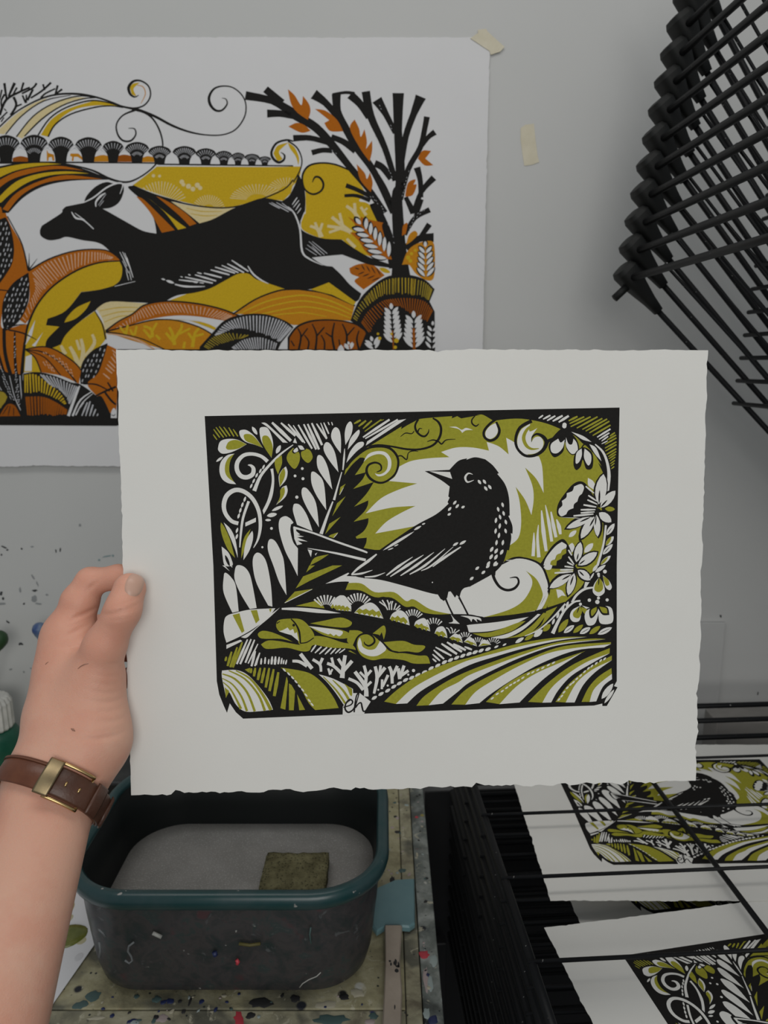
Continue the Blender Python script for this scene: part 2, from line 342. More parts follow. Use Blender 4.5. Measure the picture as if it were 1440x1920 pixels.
BIRD = '''
k p X 384,780 A 20,97 E 1350,20 F 1325,0 1325,1040 1300,1085 1332,1095 1235,1264 1195,1264 1195,1242 1120,1260 0,1297 D 250,1333 60,1341 B 365,1378 300,1320 245,1240 220,1325 190,1260 150,1160 128,1040 97,0
# --- olive sky and white glow
o f C 75,630! 140,500 250,400 330,350! 590,190! 585,215! 640,180! 715,140! 760,122 900,108 1045,98! 1040,118! 1090,98! 1125,118! 1230,100 1300,85 E 60,90 120,85 215,140! 330,125 440,120 540,130 680,160 820,215 960,300 1100,420 1200,605! 1150,690 1160,800 1200,1000 1195,1250 1160,1440 F 1060,100 1000,200 860,330! 700,390! 715,200 690,80 620,0 E 500,1370 400,1365 300,1410! 100,1300 C 400,1300! 240,1300! 100,1000
w f C 470,680! 530,640 570,550! 680,500 850,475 1020,467! 945,420! 1080,380 1230,380 1375,408! 1355,330! 1420,350 E 280,380 352,442! 330,292! 420,345 520,440 625,460! 655,560 667,788! 600,660 500,560! 565,720 577,850 557,987! 500,850 415,733! 450,860 465,1050 440,1190 360,1262! 250,1300! C 1000,1000! 720,1085! 353,1153! 450,1050 580,970 714,905! 500,920 267,972! 400,840 560,760 730,703! 600,692
w f B 1105,165! 1310,65! D 200,105 400,130 600,180 900,260 1000,240 1200,190 F 20,180 215,70! 235,0 E 310,1410! 420,1375 540,1390 640,1440 F 690,120 712,200 640,350 590,410! 350,445 100,465 D 1340,465! 1190,440! 1030,435 850,400 700,305 630,320 520,240 350,240 230,165 110,160! B 1310,145 1210,148
o f F 508,48! 600,120 650,220 655,290 600,405! 400,440 130,466! 350,400 480,320 555,200 560,120
o f D 110,158! 230,163 350,240 520,240 630,320 700,305 850,395 1030,437! 900,440 780,420 700,370 620,370 500,290 350,285 220,225 85,220!
# --- dark frond with serrated edge, right of the stem
k f C 75,630! 140,540 215,470! 255,475 250,510 170,628! 270,602! 235,670 155,752! 340,690! 270,800 163,912! 290,855! 285,900 250,960 158,1047! 292,1015! 285,1070 240,1140 137,1204! 277,1190! 270,1240 240,1300! 0,1340! 0,700!
o p C 75,630 85,580 140,510 200,470 130,540
# --- swirls of the sky
k s C 100,560 150,490 270,395 380,370 480,385 545,450 560,530 530,620 450,685 380,695 310,660 275,600 290,540 350,515 400,535 405,580 365,600; 6,14,18,20,22,22,20,18,18,20,24,24,20,18,16,14,6
k s C 270,372 380,357 500,370 640,395 760,395 870,360 930,290 945,210 920,150 870,115; 8,16,16,18,18,20,22,22,20,14
k s C 740,125 712,180 722,230 760,270 800,278 830,245 835,213; 18,18,20,18,18,12,4
k s C 735,240 750,210 775,210; 14,10,4
w f C 248,508! 290,440 370,412 450,425 495,490 490,570 440,625 380,639 348,612! 400,620 455,580 465,500 430,450 370,440 300,465
k s C 580,282 625,250 680,255 702,232; 5,10,9,8
k s C 820,327 870,312 920,325 950,348 990,312 1075,305; 5,12,14,14,10,4
k s C 555,458 590,455 635,488 650,430 690,410 740,415; 10,12,12,8,12,4
w f C 1018,195! 1080,193 1130,220 1170,203 1232,222! 1170,225 1135,248! 1100,213
k s C 1250,95 1222,130 1225,165 1258,187 1285,168; 10,12,14,14,6
k s E 240,150 270,225 245,290 185,318 135,285 132,230 185,165 250,120; 20,24,24,24,22,22,22,20
w f E 235,160! 256,225 235,275 190,302 150,285 145,240 180,190
k s E 560,140 455,200 415,300 430,385 495,450 580,452 655,410 692,340 665,285 605,258 562,290 558,333; 34,28,24,24,24,26,30,36,32,20,12,4
k s E 690,345 710,320 760,290; 40,30,10
w f E 545,165! 465,220 430,310 445,390 510,437 590,432 650,390 665,330 635,285 585,290 556,335! 560,280 610,205! 540,235
o s E 590,165 520,215 487,290 510,360 560,393 625,388; 14,26,32,30,20,5
# --- left block: flower scroll
o h A 100,215,155,290,14 120,197,190,290,14 150,190,218,282,15 190,195,248,277,15 235,200,283,280,15 275,215,318,280,14 95,262,130,310,12
w f A 330,240 350,222 400,225 470,280 542,382! 470,355 390,330 345,290
o f A 370,275 390,258 440,265 490,310 540,380! 460,350 390,320
w f A 513,215 545,195 590,210 625,290 635,370 620,472! 565,390 525,310
o f A 537,290 555,272 590,280 620,330 632,390 620,470! 570,400 540,340
w f A 140,380 160,325 220,303 310,308 397,350! 330,390 250,425 180,435 145,410
o f A 212,370 240,325 310,312 395,350! 320,390 240,400 215,390
w f A 287,435! 220,450 165,510 152,590 175,660 230,700 302,710! 270,670 245,620 235,560 250,490
o f A 285,437! 235,470 205,530 203,600 230,650 285,690! 255,640 240,580 250,500
w l A 122,508,184,462,22 445,192,492,265,32
w s A 585,505 530,460 450,438 370,450 315,510 310,580 345,635 400,647 450,620 458,570 435,542 408,537; 34,30,30,34,38,40,40,40,40,36,22,5
w s A 465,770 520,640 600,540 700,440 815,355; 36,26,22,18,7
w e A 48 18 65 438,725 460,680 487,630 520,590 548,555
w s A 458,1282 500,1200 520,1080 505,950 450,840 370,775 290,763 220,810 192,890 205,970 260,1040 322,1062; 5,20,30,34,36,38,40,42,40,36,34,34
w p A 385,1055 480,1010 480,1048 385,1090
w f A 610,573! 635,568! 645,680 630,810 590,910 550,980! 540,945! 585,850 618,720 622,640
w s A 335,1278 345,1150 365,1010 415,863; 9,20,22,24
w e A 52 20 72 380,845 358,895 340,945 325,995 310,1125 308,1180
o f A 165,1052! 200,1100 245,1200 270,1290 292,1372! 230,1300 185,1200 163,1110
w f A 190,1053! 250,1110 290,1190 310,1290 317,1372! 290,1290 250,1190
o f A 432,1113! 380,1180 355,1270 348,1377! 375,1300 400,1210
w f A 447,1128! 400,1200 375,1300 368,1392! 420,1310 450,1220 455,1160
w f A 172,1270! 230,1320 262,1390 268,1440 200,1440 180,1350
k l A 203,1345,245,1450,26
w p B 178,0 200,0 245,52
w l B 255,0,268,18,8
w l A 662,434,702,358,36 622,950,724,903,28 578,995,670,977,38 562,1032,617,1032,22
o f A 712,450! 715,520 690,590 680,622! 655,560 650,500 680,470
w f A 750,550! 765,600 750,670 695,735! 685,640 715,580
o f A 733,563! 744,605 733,660 697,733! 690,640 712,588
w f A 755,720! 765,770 740,830 663,895! 695,830 705,760 720,735
o f A 735,733! 740,780 720,830 670,890! 697,820 700,760
w d A 897,569,13 832,635,13 903,660,14 848,826,15 620,1107,13 538,1276,10
o f A 815,382! 765,440 762,500 825,572 870,510 870,430
o f A 905,400! 885,430 900,480 950,518 990,470 970,410 930,390
w p A 832,292 813,335 850,342
k f A 845,355! 915,365 930,395 890,415 855,420 825,435 805,415 830,375
w f A 858,362! 895,365 918,398! 880,398
w f A 850,378! 818,405 830,425 860,408
w f A 528,158! 570,160 640,220 767,337! 722,335! 600,210
w h A 625,155,795,320,34 705,158,835,275,26 770,170,905,330,22 815,180,920,340,16 860,175,985,390,22 910,170,1022,397,24 945,168,1047,397,26 982,160,1075,358,26 1025,165,1117,302,20 1062,158,1118,295,14 1090,155,1135,257,16 1128,150,1140,177,10 1160,150,1170,180,10
w f A 1195,197 1230,225 1245,310 1243,432! 1190,360 1157,290 1165,230
w f A 1110,333 1150,350 1195,440 1222,602! 1150,510 1100,430 1088,375
w f A 1045,447 1085,470 1130,570 1167,757! 1080,640 1035,560 1028,480
w f A 985,597 1030,615 1090,700 1113,942! 1030,820 985,720 975,640
w f A 905,740 950,760 1020,880 1047,1097! 960,960 905,850 890,780
w f A 830,885 880,900 940,990 990,1132! 850,1075! 815,960 815,910
w f A 740,997 785,1015 818,1055! 795,1075! 790,1130 815,1230 858,1285! B 855,95! 800,-20 740,-140 A 690,1130 692,1030
w f A 615,1202 660,1230 710,1330 B 735,-10 755,267! 690,150 640,10 A 590,1310 590,1230
w f A 490,1325 540,1350 B 580,-10 615,180 628,370! 590,360! 490,170 455,30 A 455,1370
w f B 310,0 370,10 420,70 450,180 487,382! 425,392! 340,250 290,130 290,50
w f B 205,65 260,110 300,190 325,412! 268,425! 190,245 190,110
w f A 1330,145 1350,190 1335,270 1285,357! 1278,260 1295,180
w f A 1400,222 1412,250 1380,310 1305,399! 1330,300
w f C 200,335 245,330 245,365 180,420 93,517! 120,430 160,370
w s A 1278,390 1272,480 1262,582; 5,18,10
w s A 1252,600 1215,730 1182,852; 8,14,22
w s A 1172,865 1120,1000 1065,1160; 12,22,32
o p A 1287,705 1240,735 1228,808
o p A 1287,818 1210,880 1166,998
o p A 1242,1003 1140,1065 1103,1158
o p A 1220,1142 1150,1165 1112,1195 1162,1212
w h A 1268,740,1232,806,5 1215,1150,1180,1190,6
# top stripes
o h C 163,165,222,133,20 203,190,270,138,20 243,210,322,138,18 258,235,408,128,15 430,128,395,140,8
w h C 243,288,482,128,24 263,300,556,128,20
w p C 268,362 280,325 560,135 632,123
# --- bird
k f A 795,1068! 1000,1135 1440,1282! C 380,1305! 365,1345! 240,1440! B 1310,65! 1000,40! A 990,1340! 860,1290! 820,1230 795,1150
k f C 798,592! 1020,580! 1100,500 1180,477! 1172,490! 1250,467 1340,485! 1350,492! E 210,540 265,610! 250,617! 320,710 355,830 362,990! 350,995! 385,1080 387,1155! 372,1150! 375,1200 355,1305! 340,1300! 310,1400 F 270,20 215,70 D 1350,110 1200,192! 1175,190 1130,225 1110,290! 1085,265! 1070,290! 1040,245! 1015,215! 1000,290! 970,320! 940,300! 900,240 860,205! 810,205! 815,185! 710,168! 715,152! 575,138! 580,122! 420,125! 430,110! 250,115! 230,100! 95,95! 125,65! C 240,1440! 380,1308! 700,1090 900,980 1012,885! 1003,870! 1022,830! 1010,820! 1022,730! 940,670
w p C 838,593 1025,600 1045,662
w s C 1230,622 1190,612 1162,648 1182,690 1240,672; 3,14,20,15,3
w e C 48 24 -55 1290,690 1335,687 1347,748 1383,735
w e C 46 22 50 1068,875 1090,907 1022,932
w e C 36 22 30 1142,915 1018,980
w e E 46 22 -75 298,895 258,935 307,972 275,1005 327,1050 325,1130
w e E 52 22 80 238,1035 272,1085 235,1130 265,1170 243,1235 300,1235
w e E 54 26 60 200,1295 240,1310 290,1320 195,1362 238,1365 170,1425 230,1425
w e D 44 24 40 1270,25 1365,8 1325,62 1220,117 1440,-10
w d D 867,152,6
w l C 420,1306,705,1133,24 465,1302,518,1281,11 522,1268,562,1250,11 700,1122,768,1084,20 772,1072,803,1060,14 1050,1264,1100,1233,22 1110,1252,1170,1216,24
w s C 690,1363 D 560,10 453,90; 4,24,9
w s C 787,1345 D 640,0 488,100; 4,26,8
w s C 880,1322 D 720,0 580,92; 4,24,8
w s C 980,1290 D 800,0 662,80; 4,22,8
w s C 1055,1272 D 860,0 765,48; 4,16,5
w s C 1122,1273 D 960,-60 870,12; 10,24,5
w s A 818,1098 1000,1150 1200,1225 1440,1308 C 282,1326; 20,16,18,18,12
w s A 945,1285 1200,1330 1440,1385 C 265,1390; 4,18,24,22
w p A 815,1092 842,1103 842,1130 878,1162 850,1165 912,1180 850,1188 945,1225 855,1216 898,1246 850,1258 826,1200
w p A 945,1295 985,1305 975,1365
w p A 1012,1335 1032,1325 1015,1352
w s C 366,1338 290,1400 D 200,25 140,80; 12,26,22,10
w s D 138,82 230,72 328,42; 12,18,4
w s D 258,103 350,97 442,64; 10,16,3
o p B 932,62 960,0 1010,0
o p B 838,206 905,98 1170,0 1255,0 960,140
o p B 733,340 830,235 995,210
w h B 985,214,740,336,8
o p B 838,363 1040,313 1075,330 1107,387 950,370
o f A 965,1440! 1010,1370 1135,1340! 1060,1390
k s D 985,300 1015,370 1052,445; 18,15,17
k s D 1105,285 1145,360 1188,445; 18,14,17
k f D 1030,437! 1200,440 1310,462 F 200,462 560,425! 200,520 D 1200,540! 1000,500
w f D 1118,453! 1180,453 1290,470 1308,502! 1265,482 1272,512! 1232,480 1217,508! 1190,475
w f D 1030,435! 1065,480 1113,525! 1060,522 957,517! 1050,505
k s F 205,60 228,130 275,195 340,222 405,205 442,155 425,108 362,112; 30,26,24,24,24,20,16,5
k s F 225,90 240,20 E 310,1418 420,1373 540,1385 645,1440 F 700,115 717,210 690,305 600,418; 14,12,12,12,16,20,20,20,20,18
w h E 330,1395,500,1388,9
# --- ground streams and trees
w f D 1180,545! F 0,533 250,508 532,462! 400,530 200,588 D 1195,602!
o f D 1205,622! F 0,612 200,597 440,512 505,500! 380,590 200,640 D 1290,640!
w f F 615,435! 500,530 350,610 195,648! 320,655 480,580 640,440!
o f F 665,425! 560,540 430,625 315,655! 500,632 600,560 700,430!
o f F 690,412! 790,370! 740,440 650,540 560,610 500,632! 640,540
w s F 497,635 620,580 740,480 862,345; 6,13,14,16
k s F 590,415 700,388 860,330; 20,18,8
w f F 600,405! 660,320 700,230! 705,290 650,390!
o f F 655,390! 700,290 712,240! 715,320 690,385!
w s F 748,612 800,500 860,400 940,330 998,318; 34,26,20,16,16
w s F 922,333 960,270 1030,215 1112,198; 20,22,22,14
w p F 1028,200 1040,150 1065,138 1085,140 1045,205
w e F 58 22 70 755,505 795,450 840,390 880,350
o l F 800,602,888,482,54 932,607,1022,533,42 1078,617,1177,545,44 662,592,728,528,48 496,672,578,620,36
w l F 848,607,942,538,46 992,614,1088,558,46 1153,620,1282,558,48 578,642,658,578,48 412,697,490,648,32 298,722,333,702,16 222,742,262,720,18 148,767,193,743,18 92,777,122,758,16 38,792,78,768,18 0,802,22,790,14
k l F 858,600,930,548,5 1002,608,1078,566,5 1165,612,1268,566,5
# trees along the hill
k f B 1075,340! 1110,270 1200,240 1300,250 D 100,230 200,225 340,290 450,285 580,380 700,380 830,460 960,490 1060,540 1200,600 1320,640 F 260,660! 100,740! D 1200,740! 900,640! 400,500! 0,420! B 1100,390!
w n B 1110,400,55,150,45,135,8,16,.9
w f B 1152,372! 1180,310 1260,268 1310,310 1335,360 1337,412!
w f D 0,290! 50,268 110,320 137,412! 60,405 0,400!
w f D 163,427! 220,370 310,333 380,380 427,478!
w f D 483,482! 510,430 580,403 640,450 662,538!
w f D 703,542! 720,500 790,473 830,520 847,592!
w f D 886,612! 910,560 960,548 990,590 1002,652!
w f D 1018,652! 1070,613 1120,640 1140,697!
w f D 1148,687! 1200,643 1250,680 1267,727!
w f F 80,728! 130,665 195,712!
o p B 1150,375 1172,345 1185,370 1200,350 1215,375 1235,352 1250,380 1270,358 1285,385 1300,365 1332,395 1336,414 1320,390 1310,412 1300,392 1285,410 1270,388 1255,402 1240,386 1222,398 1208,380 1192,392 1180,378 1165,388
o p D 0,375 20,355 40,372 60,358 80,380 100,365 120,385 137,413 118,392 105,414 90,395 75,412 60,392 45,408 30,390 15,405 0,395
o p D 165,427 210,385 240,402 270,388 300,408 330,392 360,418 390,405 426,478 400,445 385,470 365,442 345,462 325,438 300,455 280,430 255,445 235,425 210,440 190,420
o p D 486,482 505,455 530,470 555,450 580,475 610,462 635,490 661,538 640,510 625,530 605,505 585,520 565,495 545,510 525,488 505,500
o p D 705,542 722,522 745,535 770,520 795,545 820,535 846,592 825,570 812,590 795,565 775,580 755,555 735,565
o p D 888,612 905,590 930,600 955,588 980,610 1001,652 980,630 965,648 945,622 925,638 905,618
o p D 1020,652 1050,638 1080,650 1110,648 1139,697 1115,675 1095,690 1070,665 1045,672
o p D 1150,687 1185,672 1215,688 1245,690 1266,727 1240,708 1215,715 1190,695
o p F 88,724 120,700 160,705 190,712
k d E 1158,945,20
k d F 955,42,22
w n D 200,390,70,142,40,145,9,17,1 690,505,56,112,40,150,9,14,1 878,575,55,105,45,155,8,13,1 1160,680,40,82,45,150,7,11,1 1275,725,38,80,40,140,7,10,1 1410,725,38,78,30,150,8,9,1
w s D 465,400 440,350 415,310; 10,12,12
w s D 450,370 390,325; 10,12
w s D 480,400 475,350 460,310; 10,12,12
w s D 500,400 500,350 510,320; 10,12,12
w s D 520,400 540,340; 10,12
w s D 535,400 575,360; 10,12
w s D 545,408 580,385; 10,10
w s D 480,350 495,320; 8,9
w s D 1030,610 1010,570 990,560; 8,9,9
w s D 1045,610 1045,575 1030,555; 8,9,9
w s D 1055,608 1075,570; 8,10
w s D 1065,610 1110,580; 8,10
k s D 1130,540 1160,560 1180,600; 8,12,10
k s D 1090,545 1120,570 1125,600; 6,10,8
# --- lower left
w f B 195,500 220,452 300,425 430,397 655,385! 590,470 470,560 350,632 215,695! 190,600
o p B 270,445 332,430 377,590 353,607
o p B 433,405 490,400 512,490 480,522
o p B 598,392 622,388 610,424
w p B 215,715 340,668 358,680 215,750
w f B 697,378! 600,470 480,570 400,648 346,645! 470,570 600,450
w f B 712,382! 850,378 1060,395 1245,430! 1050,428 850,407 712,398!
o f B 662,545 685,492 800,478 890,488 960,550 1005,640 930,702 870,707 850,640 800,620 740,607 690,592
w p B 688,592 725,580 765,558 785,585 815,572 828,612 848,600 866,682 800,627 740,610
k s B 795,480 840,530 870,600 880,702; 10,14,18,12
k d B 820,537,13
k s B 668,522 680,512 697,505; 12,8,6
o f B 498,615 540,588 620,600 720,640 812,687! 700,660 570,660 515,650
o f B 525,710! 590,675 700,682 800,702 900,710 980,640 1100,642 1250,690 1340,710 1387,762! 1300,745 1150,740 1000,715 960,765 890,772 760,740 620,750 560,745
o f B 968,521! 1100,495 1240,468 1330,500 1340,530 1290,558 1150,550
k s B 880,700 940,690 1000,650; 10,10,8
o f B 953,545! 1100,560 1250,580 1320,612 1310,650 1220,657 1080,622
w f B 953,545! 1080,560 1240,585 1260,610 1230,637 1200,620! 1180,635! 1150,612! 1130,620! 1050,590
w h B 975,778,1020,715,16 1010,788,1070,730,16 1050,797,1120,735,16 1100,800,1160,740,16 1150,798,1200,745,15 1192,792,1242,747,14 1228,788,1282,750,12
o f D 122,583! 200,585 242,612 180,660 150,722! 100,680
o p B 1310,770 1385,800 1330,765
o f D 188,700 210,632 280,612 350,640 430,720 520,782 620,790 740,810 820,815 847,882! 700,882 600,850 430,837 330,852 240,820 195,760
o f D 428,690! 600,678 700,712 790,720 797,745 740,782 640,772 520,770
w f D 215,648! 195,700 215,770 290,812 370,812 440,770 452,742! 400,680 385,700 350,750 290,757 240,730 230,690
o f D 240,645 300,630 345,665 340,720 290,740 245,710
k s D 195,790 172,700 210,630 280,612 335,645 345,690 300,722 262,708 253,685; 6,16,16,16,16,18,16,12,6
k s D 340,630 420,695 480,760 560,782; 6,10,14,16
o f D 330,612! 370,580 430,540 448,590 430,667! 412,600! 392,632! 380,622
o h B 215,820,205,860,22 262,775,225,905,26 312,735,250,915,26 358,690,272,917,26
w h B 405,665,308,887,22 437,663,338,887,24 468,668,385,875,22 498,705,410,882,16 475,770,440,907,24 515,785,470,905,20 497,830,482,897,16 530,835,525,890,18 565,825,560,885,18 597,842,592,888,16 627,818,620,890,22 657,818,650,892,24 690,822,680,888,20 715,832,705,887,16 733,848,725,887,14 757,848,746,890,16
w f B 175,945! 300,940 400,980 500,1080 590,1200 634,1297! 500,1312 380,1312 300,1250 240,1140 210,1180! 175,1010
o s B 178,975 290,1020 400,1140 470,1312; 10,18,20,22
o s B 178,1015 270,1070 350,1180 400,1310; 8,14,18,22
o s B 235,945 380,1020 500,1160 560,1305; 10,16,20,24
o s B 300,945 430,1020 540,1160 615,1300; 10,18,26,30
o s B 185,1050 250,1110 310,1215 345,1290; 8,14,18,26
o p B 198,1095 242,1130 210,1192
o h B 440,925,432,968,24 475,920,462,998,26 520,920,497,1030,28 560,920,530,1058,28 600,922,568,1098,28 640,932,602,1130,30 682,960,645,1175,34
o p B 755,1000 700,1283 745,1297 768,1040 760,1010
o p B 777,1060 777,1302 820,1302 832,1130 800,1075
o p B 850,1158 870,1302 922,1298
o p B 380,936 430,920 418,965
o f B 703,918! 900,950 1000,990 1100,1080 1180,1190 1224,1282! 1013,1300! 950,1230 850,1050
w e B 42 15 -48 735,940 775,975 810,1010 840,1045 870,1085 900,1120 930,1165 960,1215 985,1250
w f B 1043,978! 1180,1020 1352,1110! 1347,1180 1275,1262! 1200,1150 1120,1050
o s B 1085,1000 1200,1120 1283,1240; 8,16,20
o s B 1170,1030 1260,1120 1315,1205; 8,20,24
o p B 1270,1060 1345,1110 1347,1182 1325,1165 1300,1100
# white twigs
w s B 985,928 930,860 880,795; 34,34,34
w s B 940,905 870,865 808,860; 30,28,24
w s B 1065,955 1055,890 990,845; 22,26,26
w s B 1055,890 1080,832; 24,26
w s B 1150,982 1130,925; 26,18
w s B 1152,965 1168,932; 16,16
w s D 55,1012 68,900 82,808; 44,34,32
w s D 68,915 20,838; 26,26
w s D 70,945 145,858; 32,32
w s D 55,975 -20,905 -80,880; 30,28,26
w s D -20,905 -40,828; 22,24
w s D 272,1178 262,1085 170,955; 42,36,32
w s D 265,1095 318,1045; 24,22
w s D 245,1120 190,1055 112,1018; 30,28,26
w s D 262,1085 272,985 252,900; 30,28,26
w s D 270,1000 318,942; 24,24
w s D 265,1010 215,958; 20,22
w s D 342,1152 370,1010 352,908; 22,32,28
w s D 366,1015 442,918; 28,30
w s D 390,985 402,898; 22,24
w s D 412,1112 415,1025; 20,22
w s D 420,1090 468,985; 20,26
w s D 506,1062 500,965 478,908; 26,30,28
w s D 506,1000 552,903; 26,28
w s D 572,1022 560,925; 28,30
w s D 575,1012 612,900; 28,28
w s D 588,990 652,945; 26,26
w d D 697,945,15 650,982,10 465,1080,10 380,1118,9
w e D 58 28 32 345,1190 405,1155 465,1125 520,1090 570,1060 625,1030 680,1010 735,985 795,960 855,925 915,900 975,870 1030,850 1085,830 1140,812 1195,795 1250,780 1305,765 1365,752
w h D 868,838,902,866,16 868,798,935,857,18 878,760,972,842,20 895,735,1038,812,20 948,703,1088,797,26 998,690,1132,777,26 1055,705,1167,762,24 1155,730,1222,757,20
# --- striped field at lower right
o f D 433,1224! 560,1110 750,985 1000,880 F 0,828 240,755 500,690 800,646 1057,640! 800,662 500,717 240,787 0,850 D 1050,912 850,1010 680,1112 538,1245!
w f D 538,1245! 680,1112 850,1010 1050,912 F 0,850 240,787 500,717 800,662 1057,643! 800,676 500,742 240,817 0,895 D 950,1020 760,1132 640,1240!
o f D 723,1262! 800,1170 1000,1040 F 0,945 240,855 500,768 800,688 1100,658 1225,662! 800,705 500,795 240,890 0,985 D 1100,1050 950,1130 833,1257!
w f D 833,1257! 950,1130 1100,1050 F 0,985 240,890 500,795 800,705 1228,664! 800,717 500,812 240,927 0,1052 D 1100,1132 962,1242!
o f D 1038,1250! 1150,1130 F 100,1035 300,935 550,828 850,725 1272,690! 1272,705! 950,742 700,792 450,902 250,1012 60,1132 D 1162,1252!
w f D 1162,1252! F 60,1132 250,1012 450,902 700,792 950,742 1272,707! 1210,737! 950,765 650,878 400,1018 200,1150 90,1238!
o f F 148,1227! 300,1090 500,970 770,862 1045,768! 850,860 600,970 420,1090 270,1247!
w f F 270,1247! 420,1090 600,970 850,860 1010,785! 830,900 680,1010 560,1120 450,1232!
o f F 528,1227! 700,1060 900,910 1100,810 1262,743! 1260,790! 1050,870 850,1000 730,1110 655,1234!
w f F 655,1234! 730,1110 850,1000 1050,870 1260,790! 1100,880 920,990 800,1120 735,1232!
o f F 773,1227! 900,1060 1080,920 1280,810! 1280,852! 1100,940 960,1060 865,1232!
w f F 865,1232! 960,1060 1100,940 1280,852! 1130,960 1020,1080 945,1232!
o f F 1008,1227! 1070,1100 1160,1000 1277,923! 1280,975! 1170,1060 1110,1130 1080,1227!
w f F 1080,1227! 1110,1130 1170,1060 1280,975! 1282,1022! 1200,1090 1140,1222!
w l F 1188,1200,1292,1062,52 1213,1240,1302,1115,30
w e F 38 15 35 205,1195 250,1155 295,1130 335,1100 370,1075 405,1055 440,1035 480,1010 530,975 570,960 615,940 660,920 710,895 755,875
w e F 38 15 45 805,1205 830,1175 850,1140 880,1100 910,1070 935,1050 965,1020 1000,990 1035,955 1070,925 1100,905 1140,880 1180,855 1215,840
# initials
w p D 60,1346 62,1265 130,1215 150,1148 215,1148 312,1224 268,1295 250,1340
k s D 66,1275 130,1255 150,1225 125,1205 90,1240 82,1290 110,1320 148,1302 168,1270; 10,12,14,14,14,16,16,14,10
k s D 163,1320 172,1240 185,1170 205,1148 195,1195 172,1280 200,1245 225,1235 235,1275 248,1312 280,1300; 14,14,12,12,10,12,12,14,16,14,12
# --- upper right: hatching, stems, snowdrops, star flowers
w h E 622,118,662,90,16 662,125,728,90,18 698,138,772,95,18 748,143,838,93,22 802,152,893,95,24
o h E 892,140,972,100,20 900,165,1032,103,18 910,192,1090,103,18 965,205,1152,103,18 1015,217,1195,118,18 1045,232,1238,123,18 1078,248,1258,143,18 1108,272,1268,178,18 1262,278,1308,245,16 1238,312,1318,268,16 1218,352,1322,293,16 1218,386,1322,328,16 1222,412,1322,353,16 1232,442,1320,390,16 1248,462,1320,415,14 1252,482,1316,440,14 1262,502,1312,465,12 1265,527,1308,495,12 1270,547,1304,520,11 1275,572,1302,550,12
w h E 1148,287,1268,213,18 1165,307,1258,248,16 1188,322,1248,278,14 1188,347,1242,320,10
o f E 878,235! 960,285 1035,365! 950,325
w f E 915,238! 1020,275 1098,330! 1020,310 960,270
o f E 1040,355! 1130,450 1187,548! 1100,450
w f E 1078,350! 1140,385 1187,502! 1130,440
w s E 1130,350 1200,420 1240,520 1255,640 1240,790; 10,20,24,30,24
k f E 850,195! 905,240 965,310 985,395 930,448 875,400 858,330 840,420 760,467 712,380 740,300 800,230
w f E 798,300! 733,350 738,420 790,430 840,380 857,308! 820,335
w f E 868,288! 870,370 920,437 972,410 965,340 935,300! 922,350 890,345
w d E 855,175,20 853,188,20
k f E 1010,375! 1060,388 1108,440 1105,560 1050,572 1020,490 1000,550 960,582 935,530 950,430
k s E 1010,378 1040,345 1090,340; 10,14,10
w f E 1008,388! 962,430 955,520 985,510 1010,450
w f E 1035,388! 1090,440 1092,510 1065,540 1030,470
w f E 1065,653! 1110,680 1135,730 1120,760! 1068,720
k f E 995,683 1050,710 1100,790 1145,880 1130,985 940,1008 810,1003 785,960 800,880 860,790 930,710
w f E 1003,708 1030,740 1012,795! 985,820 970,865! 940,890 935,925! 890,945 870,980! 825,998 800,965 805,930! 835,900 830,860! 870,830 875,790! 925,770 940,730!
k l E 1150,900,1210,600,126 1150,920,1330,755,108 1150,950,1292,1065,108 1150,960,1160,1200,86 1140,960,985,1222,108 1130,970,850,1118,92
w l E 1162,890,1205,618,102 1178,920,1312,768,78 1165,965,1276,1050,76 1142,985,1152,1182,60 1120,1000,1002,1198,76 1100,1005,872,1106,62
k l E 1165,885,1170,760,16 1180,915,1240,850,14 1125,1010,1080,1090,14 1140,990,1130,1080,12 1090,1005,990,1050,14
o l E 1218,930,1308,935,44
w h E 1120,790,1045,728,16 1145,862,1068,810,16 1150,890,1060,850,16 1140,915,1025,895,18 1132,938,1000,940,18 1125,958,1000,968,16 1115,978,935,995,18
w f E 815,1008! 950,1010 1000,1018!
w l E 893,1185,962,1125,40 1033,1325,1112,1240,52
w s E 580,1145 578,1250 572,1357; 6,28,30
w s E 620,1075 612,1200 624,1367; 6,24,32
w s E 648,945 665,1130 690,1312; 10,38,26
w s E 683,897 715,1060 740,1225; 6,30,26
w s E 733,957 755,1080 778,1187; 12,32,26
w s E 783,1025 805,1090 818,1160; 8,36,22
w l E 905,1330,925,1237,60
k f E 830,1203 880,1240 920,1330 950,1440 F 945,30 700,25 630,0 E 655,1400 740,1270
w f E 830,1228! 872,1255 868,1285! 835,1300 820,1330! 785,1345 770,1385! 735,1400 725,1440! 665,1440! 690,1370 770,1270
o f E 870,1290! 870,1330! 835,1350! 825,1380! 785,1400! 780,1440! F 740,0! 660,-20 E 730,1440! 735,1400 775,1385! 785,1345 820,1332! 835,1300
w f F 665,15! 690,38 730,35 745,0! 700,-15
k l E 950,1440,1005,1212,96 965,1450,1162,1312,108
k l F 960,30,1100,145,104 950,40,880,288,92 930,50,700,212,104
w l E 960,1410,998,1230,72 978,1438,1148,1322,80
w l F 975,42,1088,132,74 942,70,888,268,72 915,80,720,203,78
k l F 985,50,1030,95,14 935,90,905,180,14 910,85,830,130,14
k l E 965,1395,980,1330,12 985,1432,1040,1390,12
w h F 930,55,765,68,18 932,38,815,40,18 935,18,855,8,16
w h E 940,1430,890,1360,16 935,1440,878,1410,16 920,1350,890,1300,16
w f F 780,215! 830,225 865,275! 830,270! 795,295!
w s E 1227,1078 1205,1250 1152,1440; 18,18,22
